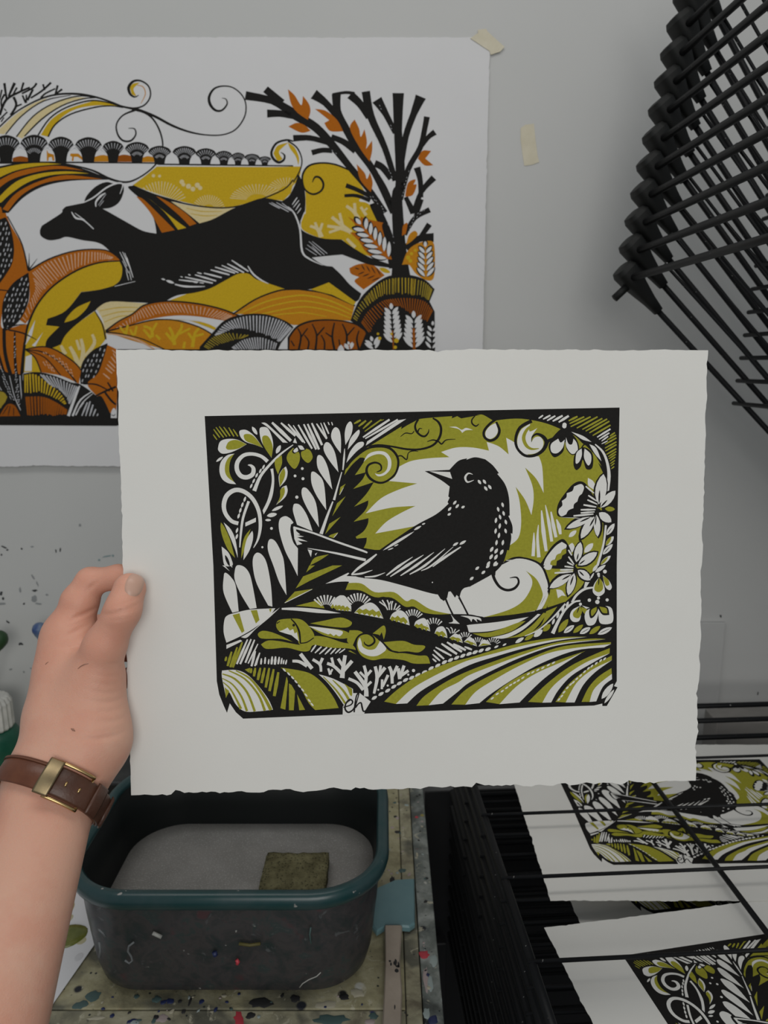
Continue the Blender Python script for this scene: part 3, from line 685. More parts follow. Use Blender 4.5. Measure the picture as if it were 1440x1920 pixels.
w l E 1233,1168,1304,1062,46 1225,1262,1297,1178,46 1198,1342,1288,1248,44 1178,1435,1270,1352,40
o l E 1225,1262,1275,1180,28 1178,1435,1245,1362,24
k l E 1240,1155,1280,1100,6 1210,1330,1260,1275,6
w l F 1108,55,1155,-10,30 1130,62,1225,-5,34
o l F 1060,55,1110,-20,40
w d F 1160,78,14 1163,95,11 1218,55,18 1078,312,16 1160,293,14 1238,310,15 1150,328,20 998,348,14
k l F 1080,120,1115,60,20
w l F 1085,125,1120,65,16
w f F 1165,108! 1120,170 1110,240 1160,278 1215,240 1202,160
o f F 1165,108! 1130,170 1125,220 1165,240 1200,210 1195,150
k l F 1165,105,1160,180,10
w f F 1198,88! 1250,130 1280,190 1260,222 1220,190
o f F 1200,93! 1245,125 1258,170 1230,182 1210,140
w f F 997,362! 925,400 903,460 930,505 985,500 1003,440
o f F 992,366! 935,420 938,462 985,472 1012,410
o f F 1005,372! 1060,400 1040,440! 1015,410
k l F 990,365,965,430,10
w p F 1010,360 1080,380 1050,390
w f F 1140,378! 1060,400 1035,460 1060,535 1120,530 1150,470 1162,400
k f F 1148,358! 1080,395 1085,470 1120,460 1155,400
o f F 1143,372! 1095,402 1100,455 1140,410
w f F 1165,378! 1240,366 1285,400 1285,512 1180,522 1160,440
k f F 1160,355! 1240,375 1258,445! 1200,445 1165,400
o f F 1168,370! 1230,385 1240,430! 1195,422
'''
DEER = '''
# left arcs above the trees
k s G 0,665 150,530 350,420 520,372 700,368 860,395 1000,440 1100,480 1200,500; 14,14,16,18,20,18,16,18,20
p f G 0,685! 150,550 300,455 440,400! 300,490 150,620 40,732! 0,725!
p f G 155,750! 280,595 430,485 600,405 850,403! 650,430 480,520 340,630 205,770!
y f G 372,738! 460,605 600,510 800,443 900,433 1085,482! 900,470 700,500 560,580 470,690 432,752!
k s G 55,732 200,565 400,430 640,380; 12,12,12,6
k s G 152,755 300,572 480,455 700,388 850,400; 12,12,12,12,6
k s G 225,750 380,595 560,475 750,412 900,402; 12,14,12,12,6
k s G 347,740 450,590 600,490 800,430 950,440 1100,485; 14,14,14,14,12,8
k s G 438,755 500,645 640,550 850,490 1000,475 1110,492; 14,14,14,14,12,8
k s G 0,560 60,420 190,345 272,310; 24,24,20,18
k s G 62,410 42,270; 18,24
k s G 80,390 135,268; 18,28
k s G 20,500 15,430 45,370; 16,16,20
k s G 120,375 155,310; 14,18
k s G 190,350 215,265; 16,20
k s G 200,365 300,312 332,270; 16,18,20
k s G 100,560 150,470 125,395; 22,22,24
k s G 150,480 200,460; 16,14
k s G 235,450 205,380; 18,16
k s G 240,450 240,375; 16,14
k s G 250,425 300,325; 22,20
k s G 280,405 380,340 462,265; 16,18,20
k s G 405,335 390,280; 16,18
k s G 370,405 410,365 500,320; 18,16,14
k s G 500,375 522,290; 16,20
k s G 490,378 562,325; 14,20
k s G 0,600 70,530; 14,14
k s G 60,520 40,500; 12,10
k s G 0,420 20,330; 14,16
k s G 15,620 40,580; 12,12
# curls
k s G 1090,478 1200,497 1300,470 1355,390 1340,300 1270,250 1200,255 1160,310 1175,370 1215,395 1252,378; 12,16,14,14,14,16,22,28,22,14,5
y f G 1172,310! 1200,275 1262,265! 1225,295 1203,330 1230,387! 1190,370
d s G 1235,288 1290,305 1310,370 1270,455; 5,8,8,4
k s G 1215,515 1110,560 1052,640 1062,730 1110,788 1180,790 1225,735 1213,682 1158,678; 20,14,14,16,18,18,14,12,5
k s J -10,505 100,535 180,595 240,700 268,820 250,930 180,1030 60,1120 -60,1163 G 1000,1135 850,1062 700,1020 560,992; 20,18,16,16,14,14,14,14,18,22,18,14,10
k s J -30,495 50,512 200,572 350,652 500,708 650,737 800,737 920,690 1000,580 1015,470 980,380 900,312 810,297 730,320 685,390 692,460 740,515 800,515 845,460 835,415 798,405; 20,24,24,22,18,13,12,13,13,12,12,12,13,18,24,26,22,18,14,10,4
# tree line
k p G 0,975 700,978 1400,985 J 230,995 700,1000 1240,1008 1440,1010 1440,1022 700,1014 230,1008 G 1400,997 700,992 0,998
b f G 120,945! 190,928 270,945! 270,978! 120,978!
d f G 840,940! 930,918 1015,940! 1015,978! 840,978!
b f G 1055,930! 1120,915 1200,930! 1200,980! 1050,980!
d f G 1280,945! 1340,928 1415,950! 1400,982! 1275,982!
d p G 425,870 440,900 490,915 495,970 480,970 470,935 445,940 440,972 428,972
d p G 640,905 710,905 770,965 755,970 705,935 670,935 665,972 650,972 655,935 635,925
'''
def _mush():
    out = []
    for reg, cx, hw, top, base in (('G', 60, 125, 738, 985), ('G', 312, 125, 735, 985), ('G', 553, 115, 752, 985), ('G', 800, 122, 757, 985), ('G', 1022, 98, 790, 985), ('G', 1237, 110, 800, 985),
            ('J', 240, 105, 835, 1000), ('J', 462, 108, 837, 1005), ('J', 655, 95, 857, 1008), ('J', 817, 78, 880, 1008), ('J', 945, 62, 896, 1008), ('J', 1070, 70, 907, 1010), ('J', 1185, 58, 930, 1012)):
        h = base - top; m = top + h * .33
        out.append(f'k f {reg} {cx-hw},{m}! {cx-hw*.72},{top+h*.12} {cx},{top} {cx+hw*.72},{top+h*.12} {cx+hw},{m}! {cx+hw*.55},{m+h*.3} {cx+hw*.42},{base}! {cx-hw*.42},{base}! {cx-hw*.55},{m+h*.3}')
        out.append(f'g n {reg} {cx},{top+h*.78},{h*.42},{h*.68},32,148,{13 if hw>100 else 10},{hw*.07},1')
        out.append(f'g n {reg} {cx},{top+h*.80},{h*.18},{h*.32},40,140,9,{hw*.05},1') if reg == 'J' or cx in (312, 1237) else None
    return '\n'.join(o for o in out if o)
DEER2 = '''
# left sweeping bands
k f G 0,1020! 200,985 450,980 600,1000 800,1058 1000,1140! 650,1150 400,1200 220,1300 85,1440! 0,1440!
y f G 0,1040! 200,1000 400,990 560,1000! 350,1018 150,1058 0,1122!
r f G 0,1145! 150,1072 350,1028 560,1018 760,1058! 500,1045 250,1092 100,1145 0,1215!
y f G 0,1295! 150,1160 350,1088 600,1065 810,1085! 500,1095 280,1155 120,1255 20,1345! 0,1350!
r f G 32,1405! 150,1265 350,1158 600,1100 930,1135! 600,1138 380,1180 200,1282 80,1425!
r p G 0,1380 20,1390 30,1440 0,1440
# yellow meadow and rays behind the back
y f J 215,1022! 700,1024 1240,1026 1440,1022 L 60,1022 115,1022! 110,1100 60,1180 J 1400,1220 1300,1265 1100,1330 900,1380 700,1385 450,1340 200,1260 0,1190! 100,1115
p n J 250,1400,110,245,25,150,19,9,1 680,1420,60,150,15,165,18,8,.95 1120,1330,100,250,25,170,20,8,.6 1380,1240,60,170,60,160,11,7,.7
p d J 440,1160,22 455,1185,18 500,1200,24 540,1225,22 580,1190,24 605,1215,20 185,1105,16 240,1108,14
y p J 1190,1310 1440,1180 1420,1260 1350,1330
k f J 0,1195! 200,1270 450,1345 K 340,40! 600,95 910,95! 780,185 600,300 400,370 220,390! 190,200 100,50 -40,-80
p f K 345,42! 600,92 910,97! 780,180 600,238! 480,140
y s K 480,100 620,130 800,130; 4,8,4
y s K 520,150 640,170 760,165; 4,8,4
r f K 30,-5! 100,25 250,170 378,298! 262,322! 150,130
y f K 120,-5! 250,100 400,220 482,278! 407,295! 280,130
r f K 200,-15! 350,60 480,150 572,240! 512,262! 400,150
k s J 0,1195 200,1278 450,1352 700,1390 900,1387 1100,1335 1350,1232 1440,1140; 14,14,14,13,13,12,12,12
# scroll beside the tail
k s J 1440,795 1380,783 1290,812 1245,890 1260,950 1310,985 1355,962 1362,920 1328,893; 14,18,20,22,24,24,20,16,5
y f J 1262,905! 1300,835 1400,805! 1345,850 1312,895 1345,955! 1300,970
k s L 0,792 80,850 125,950 112,1050 50,1165; 14,14,12,12,12
y f L 0,805! 60,850 100,940 95,1010! 70,930 20,860
y f L 565,1060! 450,1010 300,988 200,1010 145,1080 140,1160 158,1260 160,1440 M 150,150 120,230! 140,300 300,370 490,385! 620,490 770,545! 860,300 830,180 720,60 L 640,1330 690,1250
k s L 570,1062 430,1005 300,990 190,1015 135,1090 135,1180 165,1240 230,1272 300,1240 320,1180 290,1125 245,1117 220,1165; 14,16,16,18,18,16,16,18,18,20,20,18,6
p s M 635,195 590,130 525,80; 38,30,26
p s M 605,140 600,55; 28,26
p s M 705,165 655,90; 28,24
p s M 690,120 715,100; 18,18
p s M 300,362 270,290 200,262; 48,32,22
p s M 275,310 245,228; 28,22
p s M 285,310 312,235; 28,22
p s M 570,320 480,250 395,180; 40,32,28
p s M 490,250 465,145; 28,24
p s M 560,312 470,280 355,262; 34,30,26
p s M 470,285 370,320; 24,22
p s M 605,455 530,375; 34,22
# tree
k s M 1015,710 1000,400 980,0 L 1005,1200 1008,1000 990,700 992,360; 170,110,95,80,85,72,104
k s L 1015,1000 1060,750 1130,550 1195,392; 60,56,60,100
k s L 1010,1320 1080,1050 1190,850 1230,680 1250,573; 50,50,50,48,54
k s L 1190,850 1260,760 1322,712; 42,42,56
k s L 1130,1440 1200,1250 1312,1122; 46,44,60
k s L 1195,1300 1190,1150 1160,1030; 44,46,62
k s L 1140,1440 1060,1305; 44,40
k s L 965,1150 870,850 745,570 700,345; 50,56,70,76
k s L 730,580 650,460 560,375; 60,66,80
k s L 600,365 520,355 400,372; 30,28,22
k s L 945,1440 780,1080 620,850 510,660 445,520 435,370; 50,60,72,68,66,82
k s L 460,590 340,450 232,370; 56,62,96
k s L 870,1440 720,1220 560,1030 400,830 250,670 100,580 J 1400,520; 60,58,60,74,78,82,90
k s J 1440,540 1250,430 1010,382; 84,62,80
k s J 1340,450 1190,325; 70,66
k s J 1440,565 1320,545 1205,545; 60,60,74
k s L 370,810 200,765 48,768; 46,50,60
k s L 400,880 310,875 215,898; 46,46,50
k s L 610,880 500,800 390,755; 66,56,50
k s L 930,1130 850,1030 780,995; 60,60,66
k s L 950,1400 880,1230 800,1100; 40,38,46
k s L 760,1300 620,1230 522,1192; 40,38,42
k s L 740,1330 620,1285 508,1285; 36,32,28
k s L 965,720 880,550 800,420; 44,56,98
k s M 950,640 900,350 780,80 L 790,1380; 80,84,80,70
k s M 1060,460 1180,375 1310,365; 70,60,82
k s M 1180,380 1272,245; 40,52
k s M 1050,340 1140,190 1275,115; 40,42,50
k s M 1150,170 1200,20; 40,44
k s M 1120,150 1060,0; 40,40
g z 24,16,5,-60 L 820,440! 950,700! 930,690! 815,460!
g z 22,16,5,-62 L 780,700! 960,1150! 935,1140! 770,720!
g z 22,16,5,70 L 1095,1040! 1035,1300! 1015,1290! 1075,1060!
g z 22,16,5,-20 L 110,765! 300,800! 460,900! 440,915! 280,825! 110,785!
g z 22,16,5,-55 L 750,1270! 880,1420! M 970,420! 945,420! 860,140 L 730,1285!
g z 22,16,5,55 M 1260,110! 1140,200! 1075,340! 1060,330! 1120,190 1240,95!
r f L 0,325! 60,380 120,470 135,385! 190,460 202,530 180,602! 90,540 30,460
r f L 5,662! 80,628 150,650 205,700! 120,717
r f L 243,503! 340,520 440,600 497,705! 380,702 327,630! 372,605!
r f L 600,598! 640,680 655,755 688,685! 710,790 702,865! 757,788! 757,880 735,978! 650,860 558,680
r f L 618,1000! 690,1080 710,1135 738,1075! 762,1170 745,1253! 650,1140
r f L 1168,950! 1210,880 1288,882! 1235,950! 1307,1010! 1230,1012
r f L 1053,1292! 1080,1170 1147,1138 1128,1185! 1157,1190 1120,1280
r f M 1025,350! 1035,260 1075,235 1060,330!
d f M 1062,430! 1090,340 1140,305 1165,340 1110,400
# leaf sprays around the trunk
r f M 540,178! 640,222 655,178! 760,210 858,232! 850,290 935,562! 770,547 690,480 640,400 560,320! 625,310 595,235!
k i M 920,575,640,230,6,175,56
w i M 915,570,650,240,6,160,36
d f M 1025,610! 1080,480 1180,412 1300,402 1322,520! 1312,720 1250,750 1150,690 1090,612
y d M 1080,545,20 1110,510,16 1145,480,14 1100,575,18
k i M 1240,740,1235,440,5,130,50
w i M 1240,735,1235,445,5,118,30
r f M 553,640! 640,603 760,608 870,705! 680,832! 600,760 640,720! 568,690
k i M 850,720,640,650,4,100,10
y l M 820,640,920,680,40
y f K 290,945! 560,840 900,670 1060,680 1370,828! 1200,900 900,1035! 600,962 400,942
# deer
k f H 368,160 385,115! 470,60 560,0 G 570,1410 600,1382! 760,1350! 790,1280 870,1200 960,1162 1030,1175 1115,1180! 1118,1250 1080,1340 1010,1390 930,1402! 1000,1440 H 1150,85 1290,160 1410,185! K 220,325! 350,320 480,290 600,240 720,200 900,105 1050,45 1180,10 J 1340,1335! 1400,1290 1435,1230 L 70,1170 95,1090! 140,1180 158,1300 155,1420 M 145,140 115,215! 130,300 300,370 480,382! 600,465 750,550 900,600 950,640! 740,610 600,560 490,518! 350,530 215,545! 320,612 400,625! 480,700 560,790 660,868! 640,920 610,942! 480,860 370,768! 200,830 K 1362,825! 1230,780 1110,740 1040,690 950,690 850,740 700,820 560,860 400,885 300,935! H 1440,815 1280,805 1000,795! 860,880 700,1000 600,1100 560,1180! 470,1215 420,1200! 440,1130 545,1022! 425,1008! 440,950! 600,880 740,712! 900,690 1030,655! 1090,600 1105,490 1060,420 960,310 880,265 750,245 610,215 540,235 450,245 380,210
w s H 650,-10 690,45 760,65 850,145; 6,18,12,8
w s H 680,0 720,30 770,65; 4,8,4
w s G 750,1350 850,1300 960,1215 1060,1172 1110,1185 1085,1270; 8,14,14,16,12,4
w s G 870,1385 870,1340 910,1290 955,1260; 8,16,20,6
g h G 890,1370,960,1270,6 900,1380,940,1330,6
w s M 0,90 60,150 110,290 130,490 200,560 315,615; 12,14,16,18,14,4
g h M 160,460,260,525,7 175,430,300,525,8 190,400,330,520,8 220,400,355,510,8 215,440,290,520,7
w h M 40,70,85,5,10 50,95,100,30,9 70,120,110,60,9 85,150,120,100,8
g h J 1225,1350,1320,1400,10 1245,1345,1400,1430,10 1290,1345,1420,1420,10 1340,1350,1440,1430,10
w s K 380,785 480,805 650,805; 10,18,6
w l K 300,750,375,775,24 258,735,295,745,14
w h K 415,745,590,765,14 470,720,720,775,16 560,700,750,755,16 640,685,800,725,16 700,655,870,700,16 740,630,920,685,16 800,615,950,680,14 850,600,1000,680,16 890,570,1040,670,16 500,695,520,705,12 580,680,620,690,12 430,715,450,722,10 545,765,580,772,10 600,770,640,775,10
w s K 1035,620 1080,690 1150,745 1220,780; 8,16,14,5
w h H 1085,350,1150,480,8 1110,350,1180,500,9 1130,360,1200,560,9 1150,400,1205,580,8 1110,430,1165,540,7 1140,510,1165,605,7 1170,520,1190,605,7
w s H 1225,615 1100,645 1040,660; 4,6,4
y f H 590,985! 620,930 700,850 825,793! 780,870 690,950
# left orange hill, hatched arc, yellow field
r f H 0,0! 60,0! 100,100 200,280 262,512! 268,560 140,620 50,760 30,900 40,1040 240,1000 262,1060 215,1440 0,1440!
y f H 1080,432! 1108,500 1090,600 1030,655! 900,690 740,710! 600,880 440,950! 425,1008! 545,1022! 440,1130 420,1200! 470,1215 560,1180! 600,1100 700,1000 865,880! 940,1000 970,1120! 900,1210 740,1380! I 740,430 560,490 380,470 225,470! H 240,1150 280,960 370,790 500,650 700,515 900,445
r f H 268,520! 450,420 700,342 950,337 1055,382 1085,430! 950,435 700,515 500,640 380,780 300,920 240,995! 190,960! 250,850 278,750 272,600
h r 28:12 H 300,540 450,440 700,360 900,355 1030,400 | H 420,690 560,580 700,500 900,430 1000,415
h r 12:9 H 310,580 330,680 290,780 210,950 | H 420,680 370,750 310,860 240,980
k s H 268,522 450,415 700,338 960,335 1085,415; 14,14,12,12,8
k s H 1085,432 900,447 700,517 500,648 370,790 290,940 245,1100 215,1440; 10,14,16,16,16,18,20,26
k s H 75,30 130,130 210,290 265,520; 10,10,12,14
k s H 270,510 272,360; 14,3
k s H 275,505 345,410; 12,3
p f H 878,862! 1000,797 1300,812 1385,822! 1200,930 1020,1092! 970,1080 930,950
y s H 905,880 1080,850 1250,850; 5,8,5
y s H 930,930 1080,890 1230,885; 5,8,5
y s H 950,980 1080,930 1180,925; 5,8,5
k s H 862,880 930,1000 962,1135; 8,12,14
w p H 330,960 300,1100 240,1190 270,1080
w p H 400,1070 340,1150 300,1190 330,1200
w p I 245,330 300,310 300,460 235,460
p s H 600,1270 560,1190; 40,24
p s H 720,1370 680,1270 640,1200; 50,36,26
p s H 740,1380 760,1240 740,1130; 50,36,26
p s H 780,1290 860,1170 840,1090; 36,30,22
p s H 730,1230 700,1140; 26,22
k f I 0,430! 100,480 215,520 225,870! 0,870!
# teasel heads and stalks
k f H 58,38! 100,120 135,300 120,450 60,560 0,645! 0,60!
k f H 266,535! 277,650 265,800 200,950 100,1042 50,1042 30,900 50,760 130,630
k f I 977,210! 972,330 920,460 830,562 738,575! 733,480 760,370 850,270
g z 38,34,11,75 H 60,45! 98,125 128,300 112,440 58,545 0,620! 0,70!
g z 38,34,11,70 H 264,545! 270,650 256,800 195,940 100,1030 58,1030 40,900 60,765 135,640
g z 38,34,11,70 I 974,220! 965,330 912,455 825,552 745,565! 742,480 768,375 855,275
k s H 40,1040 150,1010 240,1000; 10,12,4
k s H 90,1050 220,1080 345,1140; 14,14,4
k s H 0,690 100,700; 12,8
k s I 50,80 60,300 130,560 225,860; 30,32,34,40
k s I 145,110 152,400 190,650 228,860; 14,26,30,24
k s I 0,300 60,500 150,750 220,860; 20,24,30,30
k s I 235,200 215,400 205,600 228,860; 20,24,26,20
g z 18,22,7,55 I 135,130! 158,130! 165,400 190,640 200,780! 170,760 140,520
g z 18,22,7,-60 I 0,330! 70,520 150,740! 130,750 50,560 0,400!
g s I 0,580 60,680 200,855; 6,8,8
g s I 100,500 150,700 225,850; 6,8,8
g s I 195,500 205,650 228,840; 10,9,6
m r 12:10 I 0,630 50,650 90,690 | I 0,820 20,800 60,740
b f I 20,860! 80,760 150,760 200,850!
r f I 238,265! 400,240 530,278 680,380 742,452! 722,572! 560,500 380,470! 340,350
k s I 238,265 400,240 530,278 680,380 742,452; 10,12,12,12,10
k s I 245,268 400,290 560,390 700,560; 8,12,12,14
k s I 245,270 330,340 385,470; 8,12,12
k s I 250,270 420,340 560,500; 8,10,10
h z 20,26,9,-50 I 340,275! 480,300 620,400 700,530! 660,500 520,370 400,300
h z 20,26,9,-60 I 370,330! 470,400 530,490! 470,470 400,380
k f I 225,482! 350,468 500,500 650,560 740,580 900,700 1000,830 1062,858! 1066,950! 0,944! 0,862! 200,862!
k f I 0,640! 60,640 150,760 240,862! 0,870!
m r 12:10 I 0,640 50,650 80,690 | I 0,830 20,800 60,740
b f I 10,865! 80,760 150,770 200,862!
k h I 40,850,90,770,8 90,860,110,770,8 140,860,140,790,8
y r 17:16 I 235,495 330,488 450,570 560,660 612,752 | I 235,665 340,655 430,670 520,710 590,755
b r 18:20 I 245,690 400,690 520,740 615,805 | I 262,860 400,860 500,862 612,850
g r 14:12 I 370,488 500,512 640,570 722,602 | I 470,590 560,640 610,700 635,770
w s I 630,862 680,720 730,592; 26,24,12
w s I 668,862 740,715 885,618; 18,14,4
w s I 695,855 760,740 850,660; 12,10,4
g h I 750,860,800,740,16 785,862,825,730,16 820,862,850,760,16 850,862,875,800,14 885,862,905,830,12 710,820,770,740,8
r f I 978,225! 1056,262! 1062,770 1000,830 900,700 800,575 900,470
h h I 1030,300,1055,340,12 1010,330,1055,390,12 990,370,1050,430,12 975,400,1040,460,14 960,430,1020,480,14 940,480,1000,530,14 1020,270,1055,300,12
k s I 760,575 880,580 1000,640; 10,14,10
k s I 860,690 960,640 1056,600; 14,18,20
k s I 950,640 1010,720 1056,760; 18,20,16
k s I 980,560 1030,640; 14,16
k f I 880,690! 930,690 1000,830 1000,870! 900,870!
w f I 1010,880! 1015,820 1040,790 1062,830! 1062,880!
k s I 1018,850 1035,860 1050,845; 6,8,6
# hatched arc in the middle
r f K -240,1200! -120,1120 0,1058 100,980 250,943 400,943 600,965 800,1010 965,1072! 830,1112! 600,1075 400,1065 200,1090 0,1145 -120,1210!
h r 38:10 K -150,1180 0,1075 100,1000 250,962 400,962 600,985 800,1030 900,1070 | K -90,1190 0,1130 150,1080 300,1050 450,1045 600,1060 720,1085 820,1110
k s K -240,1205 -120,1115 0,1052 100,975 250,940 400,940 600,962 800,1008 970,1072; 16,12,12,14,14,14,14,14,12
d f K -230,1210! 0,1150 200,1105 400,1112 600,1170 722,1240! 610,1372! 300,1372! 0,1290 -150,1240
k s K -240,1210 0,1150 200,1105 400,1110 600,1170 725,1240; 14,12,12,12,12,12
w f K 190,1095! 400,1070 600,1085 782,1150! 730,1168 550,1105
y f K 300,1100! 500,1110 650,1160 735,1195! 740,1170 600,1120
y s K 180,1260 170,1190 100,1160; 30,26,20
y s K 175,1210 220,1130; 24,20
y s K 170,1270 100,1190; 26,20
y s K 380,1330 360,1230 330,1170; 34,28,22
y s K 375,1280 440,1180 440,1140; 30,24,18
y s K 370,1300 300,1220; 28,22
y s K 420,1230 520,1180; 22,18
y s K 540,1350 560,1230 600,1180; 32,26,22
y s K 550,1290 500,1220; 26,20
y s K 570,1250 640,1230; 22,20
y s K 250,1280 210,1240; 24,20
y s K 460,1360 470,1300; 26,22
y s K -60,1240 -40,1150; 28,20
y s K -60,1230 -110,1170; 24,18
y s K 20,1240 40,1160; 24,18
y s K 10,1250 -20,1190; 22,18
k s K -240,1215 -100,1230 100,1280 300,1375; 14,10,10,10
h s K -230,1225 -50,1255 80,1300 200,1370; 6,14,16,12
w s K -150,1255 0,1320 90,1375; 5,12,10
# striped orange dome
d f K 905,1050! 1100,930 1300,850 1440,835 M 150,842 350,875 600,980! 565,1112! 300,1105 90,1150! K 1440,1150! 1200,1062!
y s K 960,1050 1200,940 1440,890 M 200,890 400,940 590,1030; 8,14,14,14,14,10
y s K 1040,1055 1230,985 1440,940 M 200,940 400,985 580,1060; 8,12,12,12,12,8
y s K 1100,1065 1260,1030 1440,995 M 200,990 400,1030 570,1090; 6,12,12,12,12,8
y s K 1200,1075 1320,1055 1440,1045 M 150,1040 350,1075; 6,10,10,10,6
k s K 900,1055 1100,922 1300,845 1440,830 M 150,836 350,870 605,978; 14,14,14,14,14,14,12
y p M 205,832 370,768 612,945 590,975 400,880
k f M 0,1260! 80,1160 200,1110 350,1098 500,1110 640,1150 720,1220 740,1372! 0,1372!
b f M 20,1265! 90,1175 210,1125 350,1112 500,1122 630,1160 700,1225 715,1372! 15,1372!
k s M 100,1372 120,1250 90,1180; 20,16,10
k s M 120,1260 180,1180; 16,10
k s M 250,1372 260,1240 220,1140; 20,16,10
k s M 260,1250 330,1170; 16,12
k s M 420,1372 400,1250 420,1130; 20,18,12
k s M 400,1260 340,1220; 16,10
k s M 520,1372 530,1240 490,1140; 22,18,10
k s M 530,1250 600,1170; 16,10
k s M 640,1372 620,1280 640,1200; 20,16,10
k s M 180,1372 190,1300 150,1240; 16,14,10
k s M 330,1372 330,1300 300,1240; 16,14,10
k s M 60,1340 30,1290; 14,10
k s M 470,1340 460,1280; 14,10
k f K 605,1345! 720,1218 830,1108 1000,1055 1200,1055 1380,1118 1445,1172! 1335,1310! 1300,1382! 600,1382!
g r 30:13 K 735,1245 830,1140 980,1078 1160,1068 1330,1110 1432,1180 | K 790,1230 900,1190 1000,1190 1150,1235 1250,1275 1320,1305
m r 18:9 K 640,1345 720,1262 850,1222 1050,1242 | K 690,1372 800,1320 900,1292 980,1270
g r 19:12 K 890,1352 1000,1282 1150,1262 1300,1315 | K 925,1375 1050,1376 1150,1376 1280,1376
# shell at lower right
k f M 562,1112! 640,930 760,800 900,713 1060,698 1220,738 1318,830! 1272,940! 1318,1030! 1322,1372! 640,1372! 705,1215!
m r 34:10 M 585,1090 650,960 770,822 900,742 1060,727 1220,762 1298,832 | M 620,1118 690,1010 800,920 900,880 1060,878 1200,900 1262,940
y r 18:5 M 690,910 800,800 900,742 1060,727 1150,740 | M 720,985 820,910 900,880 1060,878 1130,890
b r 34:11 M 660,1130 720,1030 840,940 950,915 1100,910 1230,940 1302,1022 | M 735,1230 800,1130 900,1005 1000,985 1100,1050 1180,1090 1250,1125
w i M 950,1330,930,1005,7,130,34 1135,1375,1130,1085,6,150,36 1290,1375,1300,1150,4,90,24 780,1375,760,1300,2,110,30 560,1375,550,1330,2,70,22
b s M 950,1372 940,1200; 14,10
b s M 1135,1375 1130,1180; 26,22
y d M 975,1290,22 965,1350,16 930,1230,12 825,1270,16 810,1230,12
# the part of the print behind the held sheet
k p X 222,655 815,655 812,797 222,797
d f X 240,780! 270,700 340,665 420,690 450,780!
b f X 430,780! 470,690 540,660 610,690 640,780!
r f X 620,780! 660,710 720,680 780,710 805,780!
m r 22:12 X 250,750 290,690 340,672 400,690 440,760 | X 290,775 310,740 340,725 380,740 410,775
g r 20:12 X 450,750 480,700 540,670 600,700 630,760 | X 480,775 505,735 540,720 575,735 600,775
y r 18:12 X 635,760 670,715 720,690 770,715 800,765 | X 665,775 690,745 720,735 750,745 770,775
w i X 2150,3780,2150,3250,6,220,60 3070,3780,3070,3200,6,240,60
k p I 0,870 1066,880 1066,948 0,943
'''
# ------------------------------------------------------------------ the room
WALL_Y = 1.32; TABLE_Z = 0.78
m = new_mat('painted_wall', (.5, .5, .49), .7, spec=.3); t = NT(m)
n1 = t.noise(2.2, 4, .5).outputs['Fac']
col = t.ramp(n1, [(.3, (.515, .518, .507)), (.7, (.54, .538, .527))])
sp = t.ramp(t.noise(95, 2, .5, .4).outputs['Fac'], [(.80, 0), (.82, 1)])
big = t.ramp(t.noise(7, 2, .5).outputs['Fac'], [(.5, 0), (.6, 1)])
sm = t.mix(1.0, sp, big, 'MULTIPLY')
col = t.mix(t.mix(.55, (0, 0, 0), sm), col, (.12, .125, .125))
t.base(col); t.bump(t.noise(260, 3).outputs['Fac'], .12, .0006); M['wall'] = m
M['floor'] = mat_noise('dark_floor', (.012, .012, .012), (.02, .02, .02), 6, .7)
tag(box('wall_back', (-1.6, WALL_Y, 0), (2.2, WALL_Y + .1, 2.75), M['wall']), 'grey painted studio wall behind the prints, smudged with paint', 'wall', kind='structure')
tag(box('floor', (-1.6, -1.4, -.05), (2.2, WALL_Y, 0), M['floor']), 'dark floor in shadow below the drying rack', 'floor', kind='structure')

# paint smudges on the wall, left, beside the hand
M['smudge'] = new_mat('black_paint_smudge', (.035, .037, .04), .6)
M['smudge_teal'] = new_mat('teal_paint_smudge', (.22, .30, .31), .6)
M['smudge_grey'] = new_mat('grey_paint_smudge', (.26, .27, .275), .6)
def smudge(px, py, w, h, ang, mat, seed):
    rr = random.Random(seed); c = on_y(px, py, WALL_Y); k = 1.42 / FPX; a = math.radians(ang); V = []; N = 12
    V.append((c.x, WALL_Y - .0006, c.z))
    for i in range(N):
        b = 2 * math.pi * i / N; r = rr.uniform(.6, 1.1); x = math.cos(b) * w / 2 * k * r; z = math.sin(b) * h / 2 * k * r
        V.append((c.x + x * math.cos(a) - z * math.sin(a), WALL_Y - .0004, c.z + x * math.sin(a) + z * math.cos(a)))
    return V, [(0, 1 + (i + 1) % N, 1 + i) for i in range(N)]
wall = bpy.data.objects['wall_back']
